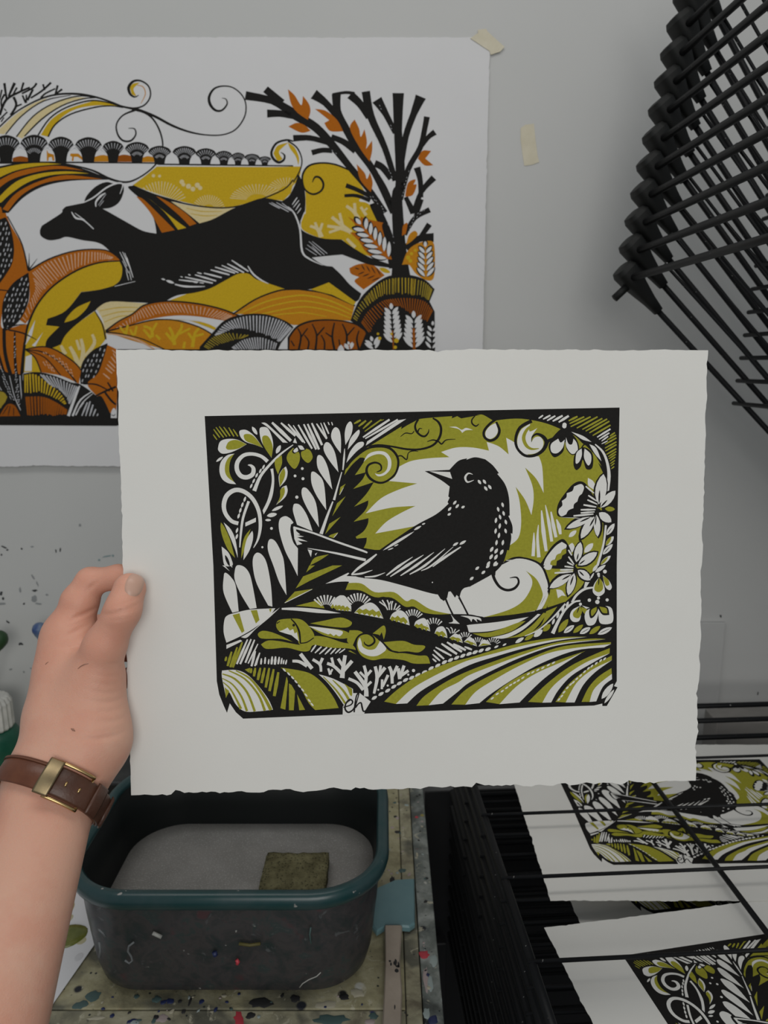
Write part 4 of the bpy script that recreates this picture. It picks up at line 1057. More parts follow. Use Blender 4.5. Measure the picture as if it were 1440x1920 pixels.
for mk, items in (('smudge', [(8, 1026, 14, 4, -25), (14, 1031, 5, 4, 0), (41, 1029, 4, 5, 0), (105, 1033, 3, 7, 0), (113, 1031, 3, 9, -8), (3, 1040, 4, 4, 0), (66, 1107, 12, 5, 0), (45, 1132, 4, 5, -30),
        (2, 1113, 6, 10, -30), (6, 1122, 5, 6, 0), (15, 1166, 9, 4, -35), (40, 1207, 10, 5, -30), (0, 1300, 3, 18, 0), (1351, 1155, 4, 7, 20), (1421, 1300, 3, 8, 0), (37, 1208, 5, 4, 10)]),
        ('smudge_grey', [(64, 1122, 12, 16, 0), (72, 1132, 14, 4, -10), (62, 1082, 4, 14, 25), (70, 1094, 3, 12, 15), (38, 1106, 4, 12, 0), (88, 1115, 6, 4, 0), (5, 1132, 18, 5, 0), (60, 1025, 8, 3, 0), (20, 1255, 7, 4, 20), (45, 1260, 4, 5, 0), (58, 1253, 5, 3, 0), (150, 985, 5, 6, 0)]),
        ('smudge_teal', [(200, 1043, 22, 3, 12), (212, 1042, 5, 6, 0), (186, 1050, 5, 5, 0)])):
    V = []; F = []
    for i, it in enumerate(items):
        v, f = smudge(*it, mk, i * 13 + len(items)); F += [tuple(q + len(V) for q in ff) for ff in f]; V += v
    tag(mesh_obj('paint_smudges', V, F, M[mk], wall), kind='stuff')

# thin panel fixed low on the wall behind the rack
a = on_y(1358, 1165, WALL_Y); 
M['panel'] = mat_noise('grey_panel_paint', (.47, .47, .465), (.50, .50, .49), 5, .6)
tag(box('wall_panel', (a.x - .62, WALL_Y - .008, .62), (a.x, WALL_Y, a.z), M['panel'], bevel=.0015), 'flat grey board fixed low on the wall behind the drying rack', 'board')
M['ledge'] = mat_noise('grey_wood', (.27, .255, .235), (.33, .31, .29), 12, .6)
b0 = on_y(1345, 1353, WALL_Y - .06)
tag(box('wooden_ledge', (b0.x, WALL_Y - .06, .62), (b0.x + .55, WALL_Y, b0.z), M['ledge'], bevel=.002), 'brownish grey wooden ledge below the wall, seen through the back rods', 'ledge')

# ------------------------------------------------------------------ workbench with paint-splattered boards
def board_mat(name, c1, c2, c3, seed):
    m = new_mat(name, c1, .55, spec=.35); t = NT(m)
    v = t.coord(); mp = t.n[-1] if False else None
    n1 = t.noise(22, 6, .65, .3).outputs['Fac']; col = t.ramp(n1, [(.30, c2), (.48, c1), (.68, c3)])
    st = t.ramp(t.noise(9 + seed, 3, .6, .6).outputs['Fac'], [(.50, 0), (.62, 1)])
    col = t.mix(t.mix(.75, (0, 0, 0), st), col, (.055, .06, .055))
    vo = t.voro(34 + seed * 3); blob = t.ramp(vo.outputs['Distance'], [(.16, 1), (.24, 0)])
    gate = t.ramp(t.noise(19 + seed, 2, .5).outputs['Fac'], [(.53, 0), (.56, 1)])
    hue = t.ramp(t.n.new('ShaderNodeSeparateColor').outputs[0], [(0, (0, 0, 0))])
    sep = [q for q in t.n if q.bl_idname == 'ShaderNodeSeparateColor'][0]; t.t.links.new(vo.outputs['Color'], sep.inputs[0])
    hue = t.ramp(sep.outputs[0], [(0, (.02, .022, .03)), (.16, (.05, .10, .10)), (.3, (.55, .55, .50)), (.42, (.02, .03, .13)), (.52, (.33, .28, .07)), (.63, (.02, .02, .02)), (.75, (.20, .10, .10)), (.83, (.40, .45, .44)), (.93, (.36, .02, .02))], 'CONSTANT')
    col = t.mix(t.mix(1.0, blob, gate, 'MULTIPLY'), col, hue)
    fine = t.voro(120 + seed * 5); fb = t.ramp(fine.outputs['Distance'], [(.14, 1), (.22, 0)]); fg = t.ramp(t.noise(60, 2).outputs['Fac'], [(.56, 0), (.6, 1)])
    col = t.mix(t.mix(1.0, fb, fg, 'MULTIPLY'), col, (.03, .035, .035))
    pal = t.ramp(t.noise(38 + seed * 2, 5, .75, 1.2).outputs['Fac'], [(.60, 0), (.66, .8)]); col = t.mix(pal, col, (.52, .49, .37))
    drk = t.ramp(t.noise(55 + seed * 2, 5, .8, .8).outputs['Fac'], [(.62, 0), (.70, .75)]); col = t.mix(drk, col, (.07, .072, .06))
    t.base(col); t.bump(t.noise(70, 5, .7).outputs['Fac'], .6, .0018)
    return m
BC = ((.36, .33, .20), (.20, .18, .11), (.47, .44, .30))
M['board'] = board_mat('splattered_board', *BC, 0); M['board2'] = board_mat('splattered_plank', (.33, .31, .21), (.15, .13, .09), (.46, .43, .31), 2)
M['board3'] = board_mat('splattered_edge', (.16, .18, .165), (.08, .09, .09), (.36, .38, .36), 4)
bench = empty('workbench', (-.45, 1.0, 0)); bo = Vector((-.45, 1.0, 0))
def bbox_(name, lo, hi, mat, bev=.0015): return box(name, Vector(lo) - bo, Vector(hi) - bo, mat, bench, bev)
YF = .60; yseam = on_z(300, 1893, TABLE_Z).y
bbox_('plank', (-1.2, yseam + .0008, TABLE_Z - .025), (.0245, WALL_Y - .004, TABLE_Z), M['board'])
bbox_('plank', (-1.2, YF - .06, TABLE_Z - .025), (.0245, yseam - .0008, TABLE_Z), M['board2'])
bbox_('plank', (.0255, YF - .06, TABLE_Z - .025), (.0435, WALL_Y - .004, TABLE_Z + .0005), M['board2'])
bbox_('edge_plank', (.0445, YF - .06, TABLE_Z - .04), (.067, WALL_Y - .004, TABLE_Z + .002), M['board3'])
M['dark_wood'] = mat_noise('dark_bench_wood', (.05, .045, .04), (.08, .07, .06), 20, .6)
bbox_('apron', (-1.15, YF, TABLE_Z - .12), (.05, YF + .03, TABLE_Z - .0255), M['dark_wood'])
for x in (-1.15, -.02):
    for y in (YF, WALL_Y - .08): bbox_('leg', (x, y + .031, 0), (x + .06, y + .078, TABLE_Z - .0255), M['dark_wood'])
tag(bench, 'wooden workbench with olive-beige boards caked in splattered paint', 'bench')
# dried paint dabs on the bench edge and boards
def dab(name, px, py, w, h, mat, z, ang=0, seed=0, parent=bench):
    rr = random.Random(seed); c = on_z(px, py, z); k = .95 / FPX; V = []; N = 14; a = math.radians(ang)
    for lay, (s, dz) in enumerate(((1, 0.0), (.85, .0004), (.3, .0005))):
        for i in range(N):
            b = 2 * math.pi * i / N; r = random.Random(seed * 50 + i).uniform(.7, 1.15) * s
            x = math.cos(b) * w / 2 * k * r; y = math.sin(b) * h / 2 * k * 1.5 * r
            V.append(Vector((c.x + x * math.cos(a) - y * math.sin(a), c.y + x * math.sin(a) + y * math.cos(a), z + dz)) - bo)
    F = [(l * N + i, l * N + (i + 1) % N, (l + 1) * N + (i + 1) % N, (l + 1) * N + i) for l in range(2) for i in range(N)] + [tuple(2 * N + i for i in range(N))]
    return mesh_obj(name, V, F, mat, parent, True)
M['red_paint'] = new_mat('red_paint', (.50, .05, .07), .4); M['teal_paint'] = new_mat('teal_paint', (.065, .115, .11), .6)
M['mint_paint'] = new_mat('mint_paint', (.33, .39, .38), .6); M['pink_paint'] = new_mat('pale_pink_paint', (.40, .33, .32), .6)
M['navy_paint'] = new_mat('navy_paint', (.02, .03, .10), .4); M['cream_paint'] = new_mat('cream_paint', (.44, .41, .31), .65); M['ink_paint'] = new_mat('black_paint', (.02, .02, .021), .6)
ZE = TABLE_Z + .0022; ZB = TABLE_Z + .0002
for i, (px, py, w, h, mk, z, ang) in enumerate([(795, 1790, 20, 14, 'red_paint', ZE, 0), (448, 1912, 16, 22, 'red_paint', ZB, 20), (175, 1868, 30, 14, 'teal_paint', ZB, 20), (150, 1885, 26, 12, 'teal_paint', ZB, 10),
        (800, 1900, 14, 16, 'mint_paint', ZE, 0), (806, 1845, 12, 26, 'mint_paint', ZE, 0), (798, 1835, 10, 40, 'pink_paint', ZE, 0), (812, 1800, 14, 20, 'mint_paint', ZE, 0), (812, 1912, 16, 14, 'navy_paint', ZE, 0),
        (320, 1877, 16, 8, 'navy_paint', ZB, 0), (378, 1878, 9, 8, 'navy_paint', ZB, 0), (256, 1868, 10, 7, 'teal_paint', ZB, 0), (420, 1867, 10, 5, 'cream_paint', ZB, 0), (490, 1880, 44, 14, 'ink_paint', ZB, 5), (356, 1878, 5, 14, 'ink_paint', ZB, 0),
        (610, 1885, 40, 12, 'cream_paint', ZB, 10), (670, 1862, 26, 14, 'cream_paint', ZB, -10), (180, 1909, 30, 5, 'cream_paint', ZB, 5), (620, 1912, 60, 14, 'teal_paint', ZB, 0), (782, 1602, 5, 12, 'cream_paint', ZE, 0), (781, 1532, 8, 6, 'red_paint', ZE, 0), (740, 1505, 10, 6, 'teal_paint', ZB, 0), (745, 1560, 14, 8, 'ink_paint', ZB, 0), (736, 1650, 12, 16, 'ink_paint', ZB, 0), (700, 1905, 16, 10, 'teal_paint', ZB, 0), (645, 1870, 18, 10, 'ink_paint', ZB, 0)]):
    dab('paint_dab', px, py, w, h, M[mk], z, ang, i)

_rr = random.Random(5)
for i in range(80):
    if i < 40: px, py, z = _rr.uniform(90, 700), _rr.uniform(1862, 1918), ZB
    elif i < 60: px, py, z = _rr.uniform(728, 768), _rr.uniform(1485, 1640), ZB
    else: py, z = _rr.uniform(1490, 1915), ZE; px = 781 + (py - 1490) * .045 + _rr.uniform(0, 12)
    if px < 180 and py < 1895: continue
    s = _rr.choice((3, 4, 5, 6, 8, 11)); mk = _rr.choice(('ink_paint', 'ink_paint', 'teal_paint', 'cream_paint', 'mint_paint', 'navy_paint', 'ink_paint', 'pink_paint'))
    if abs(px - 735) < 22 and py > 1640: continue
    if i >= 60: s = min(s, 7)
    dab('paint_dab', px, py, s * _rr.uniform(.7, 1.8), s * _rr.uniform(.5, 1), M[mk], z + .0001 * (i % 3), _rr.uniform(-40, 40), 100 + i)

# ------------------------------------------------------------------ paper sheets
def deckle(W, H, amp, seed, step=.0035):
    rr = random.Random(seed); P = []
    cs = [(-W / 2, -H / 2), (W / 2, -H / 2), (W / 2, H / 2), (-W / 2, H / 2)]
    for i in range(4):
        a = cs[i]; b = cs[(i + 1) % 4]; L = math.hypot(b[0] - a[0], b[1] - a[1]); n = int(L / step)
        nx, ny = (b[1] - a[1]) / L, -(b[0] - a[0]) / L; w = 0; slow = 0
        for k in range(n):
            slow = slow * .96 + rr.uniform(-1, 1) * .22; w = w * .5 + rr.uniform(-1, 1) * .6
            if rr.random() < .05: w += rr.choice((-1.6, 1.2))
            e = min(1, k / 6, (n - k) / 6); o = amp[i] * (slow * .8 + w) * e
            P.append((a[0] + (b[0] - a[0]) * k / n + nx * o, a[1] + (b[1] - a[1]) * k / n + ny * o))
    return P
def sheet_mesh(name, P, th, mat, parent):
    n = len(P); V = [(x, y, 0) for x, y in P] + [(x, y, th) for x, y in P]; F = []
    for tri in tessellate_polygon([[Vector((x, y, 0)) for x, y in P]]):
        a, b, c = [P[q] for q in tri]; ar = (b[0] - a[0]) * (c[1] - a[1]) - (b[1] - a[1]) * (c[0] - a[0])
        if ar < 0: tri = tri[::-1]
        F.append(tuple(q + n for q in tri)); F.append(tuple(reversed(tri)))
    F += [(i, (i + 1) % n, n + (i + 1) % n, n + i) for i in range(n)]
    return mesh_obj(name, V, F, mat, parent)

# the poster taped to the wall
PY = WALL_Y - .002
tr = on_y(919, 70, PY); br = on_y(905, 650, PY); bl = on_y(0, 873, PY)
PW = tr.x - on_y(-330, 72, PY).x; PH = tr.z - bl.z
pc = Vector((tr.x - PW / 2, PY, (tr.z + bl.z) / 2))
poster = empty('deer_print', pc - Vector((0, .003, 0)), (math.pi / 2 - .010, 0, 0))
tag(poster, 'large yellow, orange and black print of a leaping deer taped to the wall', 'print')
def poster_local(px, py):
    q = on_y(px, py, PY); return (q.x - pc.x, q.z - pc.z)
sheet_mesh('paper', deckle(PW, PH, (.0011, .0006, .0006, .0006), 3), .0008, M['poster_paper'], poster).location.z = 0.0
art2 = Art(); art2.run(DEER); art2.run(_mush()); art2.run(DEER2)
di = art2.build('printed_image', poster_local, .00004, poster, M['poster_paper']); di.location.z = .0008

# masking tape
M['tape'] = mat_noise('masking_tape', (.56, .51, .38), (.62, .57, .44), 40, .6, bump=.3, bscale=300)
def tape(px, label, P, y):
    pts = [on_y(*q, y) for q in P]; c = sum(pts, Vector()) / len(pts); V = []; n = len(pts)
    for dy in (0, -.0004):
        for p in pts: V.append((p.x - c.x, dy, p.z - c.z))
    F = [tuple(range(n - 1, -1, -1)), tuple(range(n, 2 * n))] + [(i, (i + 1) % n, n + (i + 1) % n, n + i) for i in range(n)]
    bm = bmesh.new(); vs = [bm.verts.new(v) for v in V]; [bm.faces.new([vs[q] for q in f]) for f in F]; bmesh.ops.recalc_face_normals(bm, faces=bm.faces[:])
    o = bm_obj('masking_tape', bm, M['tape']); o.location = c; tag(o, label, 'tape', 'pieces of masking tape on the wall'); return o
tape(0, 'strip of cream masking tape across the top right corner of the deer print', [(882, 72), (896, 62), (896, 56), (911, 54), (916, 61), (946, 88), (938, 97), (920, 103), (918, 96)], PY - .0012)
tape(0, 'short loose strip of masking tape stuck alone on bare wall', [(976, 240), (985, 234), (1001, 232), (1004, 262), (1008, 292), (1011, 304), (998, 309), (983, 311), (979, 285), (976, 262)], WALL_Y - .0004)

# the held linocut
HX = Vector((.998968, .045412, .00019)); HY = -Vector((.005515, -.117157, -.993098)); HN = HX.cross(HY).normalized()
HT = EYE + Vector((.026814, .566507, -.1635)); PWD, PHT = .46, .3507
def frame(o, T, X, Yv):
    Z = X.cross(Yv).normalized(); mt = Matrix((X, Yv, Z)).transposed().to_4x4(); mt.translation = T; o.matrix_world = mt; return o
def held_local(px, py):
    d = ray(px, py); s = (HT - EYE).dot(HN) / d.dot(HN); p = EYE + d * s - HT; return (p.dot(HX), p.dot(HY))
held = empty('blackbird_print'); frame(held, HT, HX, HY)
tag(held, 'blackbird linocut in black and olive on white deckle-edged paper, held up in the hand', 'print', 'blackbird linocuts')
TH = .0005
held_paper = sheet_mesh('paper', deckle(PWD, PHT, (.0016, .0009, .0007, .0006), 11), TH, M['paper'], held)
art1 = Art(); art1.run(BIRD)
held_img = art1.build('printed_image', held_local, .00003, held, M['paper']); held_img.location.z = TH
def lay_print(center, yaw, label, seed):
    o = empty('blackbird_print', center, (0, 0, yaw)); tag(o, label, 'print', 'blackbird linocuts')
    sheet_mesh('paper', deckle(PWD, PHT, (.0011, .0008, .0006, .0007), seed), TH, M['paper'], o)
    c = copy_obj(held_img, o); c.location = (0, 0, TH); c.rotation_euler = (0, 0, 0); return o
# ------------------------------------------------------------------ hand and forearm: one continuous surface from blended tapered limbs
def U(px, py, y): return np.array(on_y(px, py, y), np.float32)
def PB(px, py, r, back=True):          # centre of a fingertip of radius r resting on the back (or front) of the held sheet
    d = ray(px, py); s = (HT - EYE).dot(HN) / d.dot(HN); p = EYE + d * s
    return np.array(p - HN * (r + .0006) if back else p + HN * (r + TH + .0004), np.float32)
ELB = np.array((-.262, .30, 1.5 - .50), np.float32)
WR = U(106, 1458, .505)
def perp(a, b, off):                # sideways offset within the picture plane
    d = (b - a) / np.linalg.norm(b - a); v = np.cross(d, np.array((0, 1, 0))); return (v / np.linalg.norm(v) * off).astype(np.float32)
SV = perp(ELB, WR, .0105)
palm = [(ELB, .044, WR + SV, .0215), (ELB, .044, WR - SV, .0215),
        (WR - SV, .0215, U(122, 1345, .535), .0255), (WR + SV, .0215, U(180, 1385, .522), .0215),
        (U(122, 1345, .535), .0255, U(136, 1205, .562), .0195), (U(180, 1385, .522), .0215, U(186, 1275, .537), .0190),
        (U(135, 1340, .555), .025, U(155, 1235, .583), .020), (U(140, 1350, .57), .022, U(170, 1285, .598), .019),
        (U(122, 1250, .555), .018, U(126, 1190, .566), .0155)]
thumb = [(U(165, 1300, .533), .019, U(196, 1212, .5335), .0150), (U(196, 1212, .5335), .0150, U(230, 1145, .533), .0124), (U(230, 1145, .533), .0124, PB(252, 1099, .0121, False), .0123)]
index = [(U(126, 1200, .566), .0165, U(150, 1128, .572), .0142), (U(150, 1128, .572), .0142, U(169, 1091, .576), .0112), (U(169, 1091, .576), .0108, U(222, 1082, .574), .0094), (U(222, 1082, .574), .0094, PB(272, 1098, .0075), .0075)]
middle = [(U(145, 1235, .590), .015, U(180, 1180, .606), .0115), (U(180, 1180, .606), .011, U(240, 1165, .602), .0092), (U(240, 1165, .602), .0092, PB(290, 1172, .0075), .0075)]
ring = [(U(155, 1270, .600), .014, U(195, 1225, .618), .011), (U(195, 1225, .618), .0105, U(250, 1218, .612), .009), (U(250, 1218, .612), .009, PB(296, 1226, .0073), .0073)]
little = [(U(165, 1310, .605), .0125, U(203, 1275, .618), .0098), (U(203, 1275, .618), .0095, U(248, 1270, .610), .008), (U(248, 1270, .610), .008, PB(288, 1278, .0066), .0066)]
def seg(P, a, ra, b, rb):
    d = b - a; t = np.clip(((P - a) @ d) / float(d @ d), 0, 1)
    return np.linalg.norm(P - a - t[:, None] * d, axis=1) - (ra + (rb - ra) * t)
def smin(a, b, k):
    h = np.maximum(k - np.abs(a - b), 0) / k; return np.minimum(a, b) - h * h * k * .25
creases = []
def _crease(a, b, f, depth, width, rad, side=None):
    p = a + (b - a) * f; d = (b - a) / np.linalg.norm(b - a); creases.append((p.astype(np.float32), d.astype(np.float32), depth, width, rad))
def _ck(px, py, y, ang, depth, width, rad):      # crease line through a point, running at ang degrees in the picture
    a = math.radians(ang); creases.append((U(px, py, y), np.array((math.sin(a), 0, math.cos(a)), np.float32), depth, width, rad))
_ck(226, 1146, .52, -12, .0013, .0014, .022); _ck(224, 1152, .52, -8, .0010, .0013, .020); _ck(222, 1160, .52, -4, .0006, .0013, .018); _ck(230, 1135, .52, -14, .0006, .0013, .016)
_ck(160, 1152, .556, -18, .0020, .0017, .021); _ck(156, 1168, .552, -12, .0008, .0014, .017); _ck(150, 1180, .548, -20, .0013, .0015, .018); _ck(142, 1188, .545, -12, .0008, .0014, .016); _ck(138, 1213, .54, 5, .0014, .0016, .013)
_ck(176, 1096, .566, -40, .0012, .0016, .010)
_ck(222, 1258, .518, 32, .0018, .0014, .013)
for i in range(9): _ck(224 - i * 4, 1272 + i * 12, .515, 27 - i * 2 + R_.uniform(-5, 5), R_.uniform(.0005, .0010), .0012, R_.uniform(.016, .027))
_ck(188, 1385, .50, 8, .0011, .0016, .026); _ck(150, 1360, .51, -14, .0006, .0014, .022)
def sdf(P):
    d = None
    for g in palm:
        v = seg(P, *g); d = v if d is None else smin(d, v, .022)
    def chain(c, k):
        e = None
        for g in c:
            v = seg(P, *g); e = v if e is None else smin(e, v, k)
        return e
    d = smin(d, chain(thumb, .007), .012)
    fi = chain(index, .005); d = smin(d, fi, .008)
    for c in (middle, ring, little): d = smin(d, chain(c, .006), .006)
    for p, n, dep, w, rad in creases:
        q = P - p; s = q @ n; r = np.linalg.norm(q, axis=1)
        d = d + dep * np.exp(-(s / w) ** 2) * np.clip(1 - r / rad, 0, 1)
    return d
def surface_nets(lo, hi, h):
    n = np.ceil((hi - lo) / h).astype(int) + 1; B = 12
    nb = -(-n // B); n = nb * B
    G = np.full(tuple(n), 1.0, np.float32)
    bi = np.stack(np.meshgrid(*[np.arange(k) for k in nb], indexing='ij'), -1).reshape(-1, 3)
    cen = lo + (bi * B + (B - 1) / 2) * h
    dc = sdf(cen.astype(np.float32)); act = np.abs(dc) < h * B * 1.0
    ins = (dc < 0) & ~act
    off = np.stack(np.meshgrid(*[np.arange(B)] * 3, indexing='ij'), -1).reshape(-1, 3)
    for b in bi[ins]: G[b[0]*B:b[0]*B+B, b[1]*B:b[1]*B+B, b[2]*B:b[2]*B+B] = -1
    A = bi[act]
    for i in range(0, len(A), 200):
        ch = A[i:i + 200]; pts = lo + (ch[:, None, :] * B + off[None]).reshape(-1, 3) * h
        v = sdf(pts.astype(np.float32)).reshape(len(ch), B, B, B)
        for q, b in enumerate(ch): G[b[0]*B:b[0]*B+B, b[1]*B:b[1]*B+B, b[2]*B:b[2]*B+B] = v[q]
    S = G < 0
    corners = [(i, j, k) for i in (0, 1) for j in (0, 1) for k in (0, 1)]
    sl = lambda X, c: X[c[0]:X.shape[0]-1+c[0], c[1]:X.shape[1]-1+c[1], c[2]:X.shape[2]-1+c[2]]
    cnt = sum(sl(S, c).astype(np.int8) for c in corners); mask = (cnt > 0) & (cnt < 8)
    idx = np.argwhere(mask); vid = np.full(mask.shape, -1, np.int32); vid[mask] = np.arange(len(idx))
    vals = {c: sl(G, c)[mask] for c in corners}; acc = np.zeros((len(idx), 3)); num = np.zeros(len(idx))
    for c in corners:
        for ax in range(3):
            if c[ax]: continue
            c2 = list(c); c2[ax] = 1; c2 = tuple(c2); a, b = vals[c], vals[c2]; m_ = (a < 0) != (b < 0)
            t = np.where(m_, a / np.where(m_, a - b, 1), 0); p = np.array(c, float) + np.eye(3)[ax] * t[:, None]
            acc += np.where(m_[:, None], p, 0); num += m_
    V = lo + (idx + acc / num[:, None]) * h; F = []
    for ax in range(3):
        u, w = (ax + 1) % 3, (ax + 2) % 3
        s0 = [slice(1, -1)] * 3; s0[ax] = slice(0, -1); s1 = list(s0); s1[ax] = slice(1, None)
        e = np.argwhere(S[tuple(s0)] != S[tuple(s1)]); 
        if not len(e): continue
        o = np.ones(3, int); o[ax] = 0; e = e + o
        flip = S[tuple(e.T)]
        q = []
        for du, dw in ((-1, -1), (0, -1), (0, 0), (-1, 0)):
            g = e.copy(); g[:, u] += du; g[:, w] += dw; ok = (g < np.array(vid.shape)).all(1); g = np.minimum(g, np.array(vid.shape) - 1); q.append(np.where(ok, vid[tuple(g.T)], -1))
        q = np.stack(q, 1); good = (q >= 0).all(1); q = q[good]; fl = flip[good]
        q[~fl] = q[~fl][:, ::-1]; F.append(q)
    return V, np.concatenate(F)
HLO = np.array((-.40, .29, 1.5 - .56)); HHI = np.array((-.155, .65, 1.5 - .10))
hv, hf = surface_nets(HLO, HHI, .0014)
m = new_mat('skin', (.5, .3, .23), .5, spec=.35); t = NT(m)
n1 = t.noise(26, 4, .6).outputs['Fac']; n2 = t.noise(9, 2, .5).outputs['Fac']
c1 = t.ramp(n2, [(.35, (.70, .425, .315)), (.65, (.68, .37, .265))]); c1 = t.mix(t.mix(.5, (0, 0, 0), t.ramp(n1, [(.42, 0), (.62, 1)])), c1, (.64, .29, .20))
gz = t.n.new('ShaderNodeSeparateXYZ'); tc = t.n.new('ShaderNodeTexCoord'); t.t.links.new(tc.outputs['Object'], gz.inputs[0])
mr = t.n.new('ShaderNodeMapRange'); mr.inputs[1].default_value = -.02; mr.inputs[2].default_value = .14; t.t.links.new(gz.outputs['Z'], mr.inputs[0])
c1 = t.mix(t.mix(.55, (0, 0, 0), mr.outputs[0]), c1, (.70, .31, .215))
t.base(c1); t.b.inputs['Subsurface Weight'].default_value = .18; t.b.inputs['Subsurface Radius'].default_value = (.008, .003, .0015); t.b.inputs['Subsurface Scale'].default_value = .6
wv = t.voro(520, t.coord((1, 1, 1.6)), 'DISTANCE_TO_EDGE').outputs['Distance']; t.bump(t.mix(.5, wv, t.noise(300, 3).outputs['Fac']), .38, .0009)
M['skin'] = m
hand = empty('person', tuple(WR))
tag(hand, 'left hand and bare forearm reaching in, thumb in front pinching the held sheet', 'person')
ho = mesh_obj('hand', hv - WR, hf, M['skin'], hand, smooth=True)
# thumbnail
M['nail'] = new_mat('fingernail', (.58, .36, .275), .36, spec=.4)
def hit(px, py):
    d = np.array(ray(px, py)); d /= np.linalg.norm(d); s = .45
    for _ in range(90):
        v = float(sdf(np.array([np.array(EYE) + d * s], np.float32))[0]); s += v * .8
        if v < 1e-5: break
    return np.array(EYE) + d * s
def grad(p, e=.0008):
    P = np.array([p + np.eye(3)[i] * e * sg for i in range(3) for sg in (1, -1)], np.float32); v = sdf(P); g = np.array([v[0] - v[1], v[2] - v[3], v[4] - v[5]]); return g / np.linalg.norm(g)
ax = np.array((.34, -.94)); sx = np.array((.94, .34)); c0 = np.array((252, 1097.)); V = []; NU, NV = 10, 10
for i in range(NU + 1):
    for j in range(NV + 1):
        u = i / NU * 2 - 1; v = j / NV * 2 - 1
        uu = u * math.sqrt(1 - .42 * v * v); vv = v * math.sqrt(1 - .42 * u * u)
        q = c0 + sx * uu * 17.5 + ax * vv * 21.5; p = hit(*q); e = max(abs(u), abs(v)); V.append(p + grad(p) * (.0011 * (1 - e ** 4) + .00025 - .0004 * (e > .98)) - WR)
F = [(i * (NV + 1) + j, i * (NV + 1) + j + 1, (i + 1) * (NV + 1) + j + 1, (i + 1) * (NV + 1) + j) for i in range(NU) for j in range(NV)]
tag(mesh_obj('thumbnail', V, F, M['nail'], hand, smooth=True), 'short pinkish thumbnail')

M['skin_mark'] = new_mat('skin_scratch', (.33, .17, .115), .6)
for pts in ([(146, 1254), (152, 1249), (158, 1246), (166, 1244)], [(85, 1246), (88, 1243), (91, 1241)], [(133, 1366), (137, 1368), (141, 1371)]):
    P = []
    for q in pts:
        p = hit(*q); P.append(Vector(p - WR))
    tube('skin_mark', P, [.0002] + [.00042 if pts[0][0] != 133 else .0009] * (len(P) - 2) + [.0002], M['skin_mark'], hand, 6)
# ------------------------------------------------------------------ wristwatch seen from its buckle side
AX = (WR - ELB).astype(float); AX /= np.linalg.norm(AX)
WC = np.array(WR, float) - AX * .010
e1 = np.array(EYE) - WC; e1 -= AX * e1.dot(AX); e1 /= np.linalg.norm(e1); e2 = np.cross(AX, e1)
_t = math.radians(14); AX = AX * math.cos(_t) + e2 * math.sin(_t); e2 = np.cross(AX, e1)
def skin_r(c, dr):
    lo_, hi_ = .008, .075
    r = np.linspace(lo_, hi_, 70); P = (c + r[:, None] * dr).astype(np.float32); v = sdf(P); k = np.argmax(v > 0); return r[k] - v[k]
M['leather'] = mat_noise('brown_leather', (.115, .036, .016), (.17, .058, .026), 45, .38, .35, .7, .25, 350, .0006, spec=.5)
M['leather_dark'] = mat_noise('dark_brown_leather', (.055, .022, .013), (.09, .036, .02), 45, .42, bump=.25, bscale=350)
M['brass'] = new_mat('aged_brass', (.62, .43, .20), .28, 1.0)
M['brass_dull'] = mat_noise('dull_brass', (.26, .20, .115), (.36, .28, .16), 60, .42, metal=1.0)
M['stitch'] = new_mat('strap_stitch', (.16, .06, .03), .6)
watch = empty('wristwatch', tuple(WC)); tag(watch, 'brown leather watch strap with brass buckle fastened round the wrist', 'watch')
def band(name, a0, a1, s0, s1, lift, th, mat, n=40, bulge=0.0, parent=None, taper=0):
    ring_ = []
    for i in range(n + 1):
        a = a0 + (a1 - a0) * i / n; dr = e1 * math.cos(a) + e2 * math.sin(a); row = []
        hw = 1 - taper * max(0, (i / n - .7) / .3) ** 2 if taper else 1
        ss = [s0 * hw, s0 * hw + .0012, (s0 + s1) / 2, s1 * hw - .0012, s1 * hw]
        rr_ = [skin_r(WC + AX * s, dr) for s in (s0, 0, s1)]; base = max(rr_) * .5 + sum(rr_) / 6
        top = [WC + AX * s + dr * (base + lift + th * k) for s, k in zip(ss, (.45, 1, 1 + bulge, 1, .45))]
        bot = [WC + AX * s + dr * (base + lift) for s in (s1 * hw, s0 * hw)]
        ring_.append([p - WC for p in top + bot])
    full = abs(a1 - a0) > 6.28
    if full: ring_ = ring_[:-1]
    return loft(name, ring_, mat, parent or watch, smooth=True, closed=full)
HW = .0098
strap = band('strap', 0, 2 * math.pi, -HW, HW, .0006, .0022, M['leather'], 72, .15)
BA = -.12; SG = 1
flap = band('strap_tail', BA + .10, BA + 1.75, -HW, HW, .0030, .0020, M['leather_dark'], 36, .1, taper=.0)
for s in (-1, 1): band('stitching', 0, 2 * math.pi, s * HW * .8 - .0004, s * HW * .8 + .0004, .0026, .0004, M['stitch'], 72, 0, strap)
for k, a in enumerate((BA + .32, BA + .58)):
    dr = e1 * math.cos(a) + e2 * math.sin(a); p = WC + dr * (skin_r(WC, dr) + .0062) - WC; tn = np.cross(AX, dr)
    tube('strap_hole', [p - AX * .0016, p + AX * .0016], [.0009, .0009], M['brass'], flap, 8)
band('keeper_loop', BA + .86, BA + 1.10, -HW - .0012, HW + .0012, .0052, .0022, M['leather_dark'], 8, .2)
band('keeper_loop', BA + 1.45, BA + 1.65, -HW - .0012, HW + .0012, .0050, .0022, M['leather_dark'], 8, .2)
def at_(a, s, lift):
    dr = e1 * math.cos(a) + e2 * math.sin(a); r = max(skin_r(WC, dr), skin_r(WC + AX * s, dr)); return AX * s + dr * (r + lift)
buckle = empty('buckle', (0, 0, 0), parent=watch)
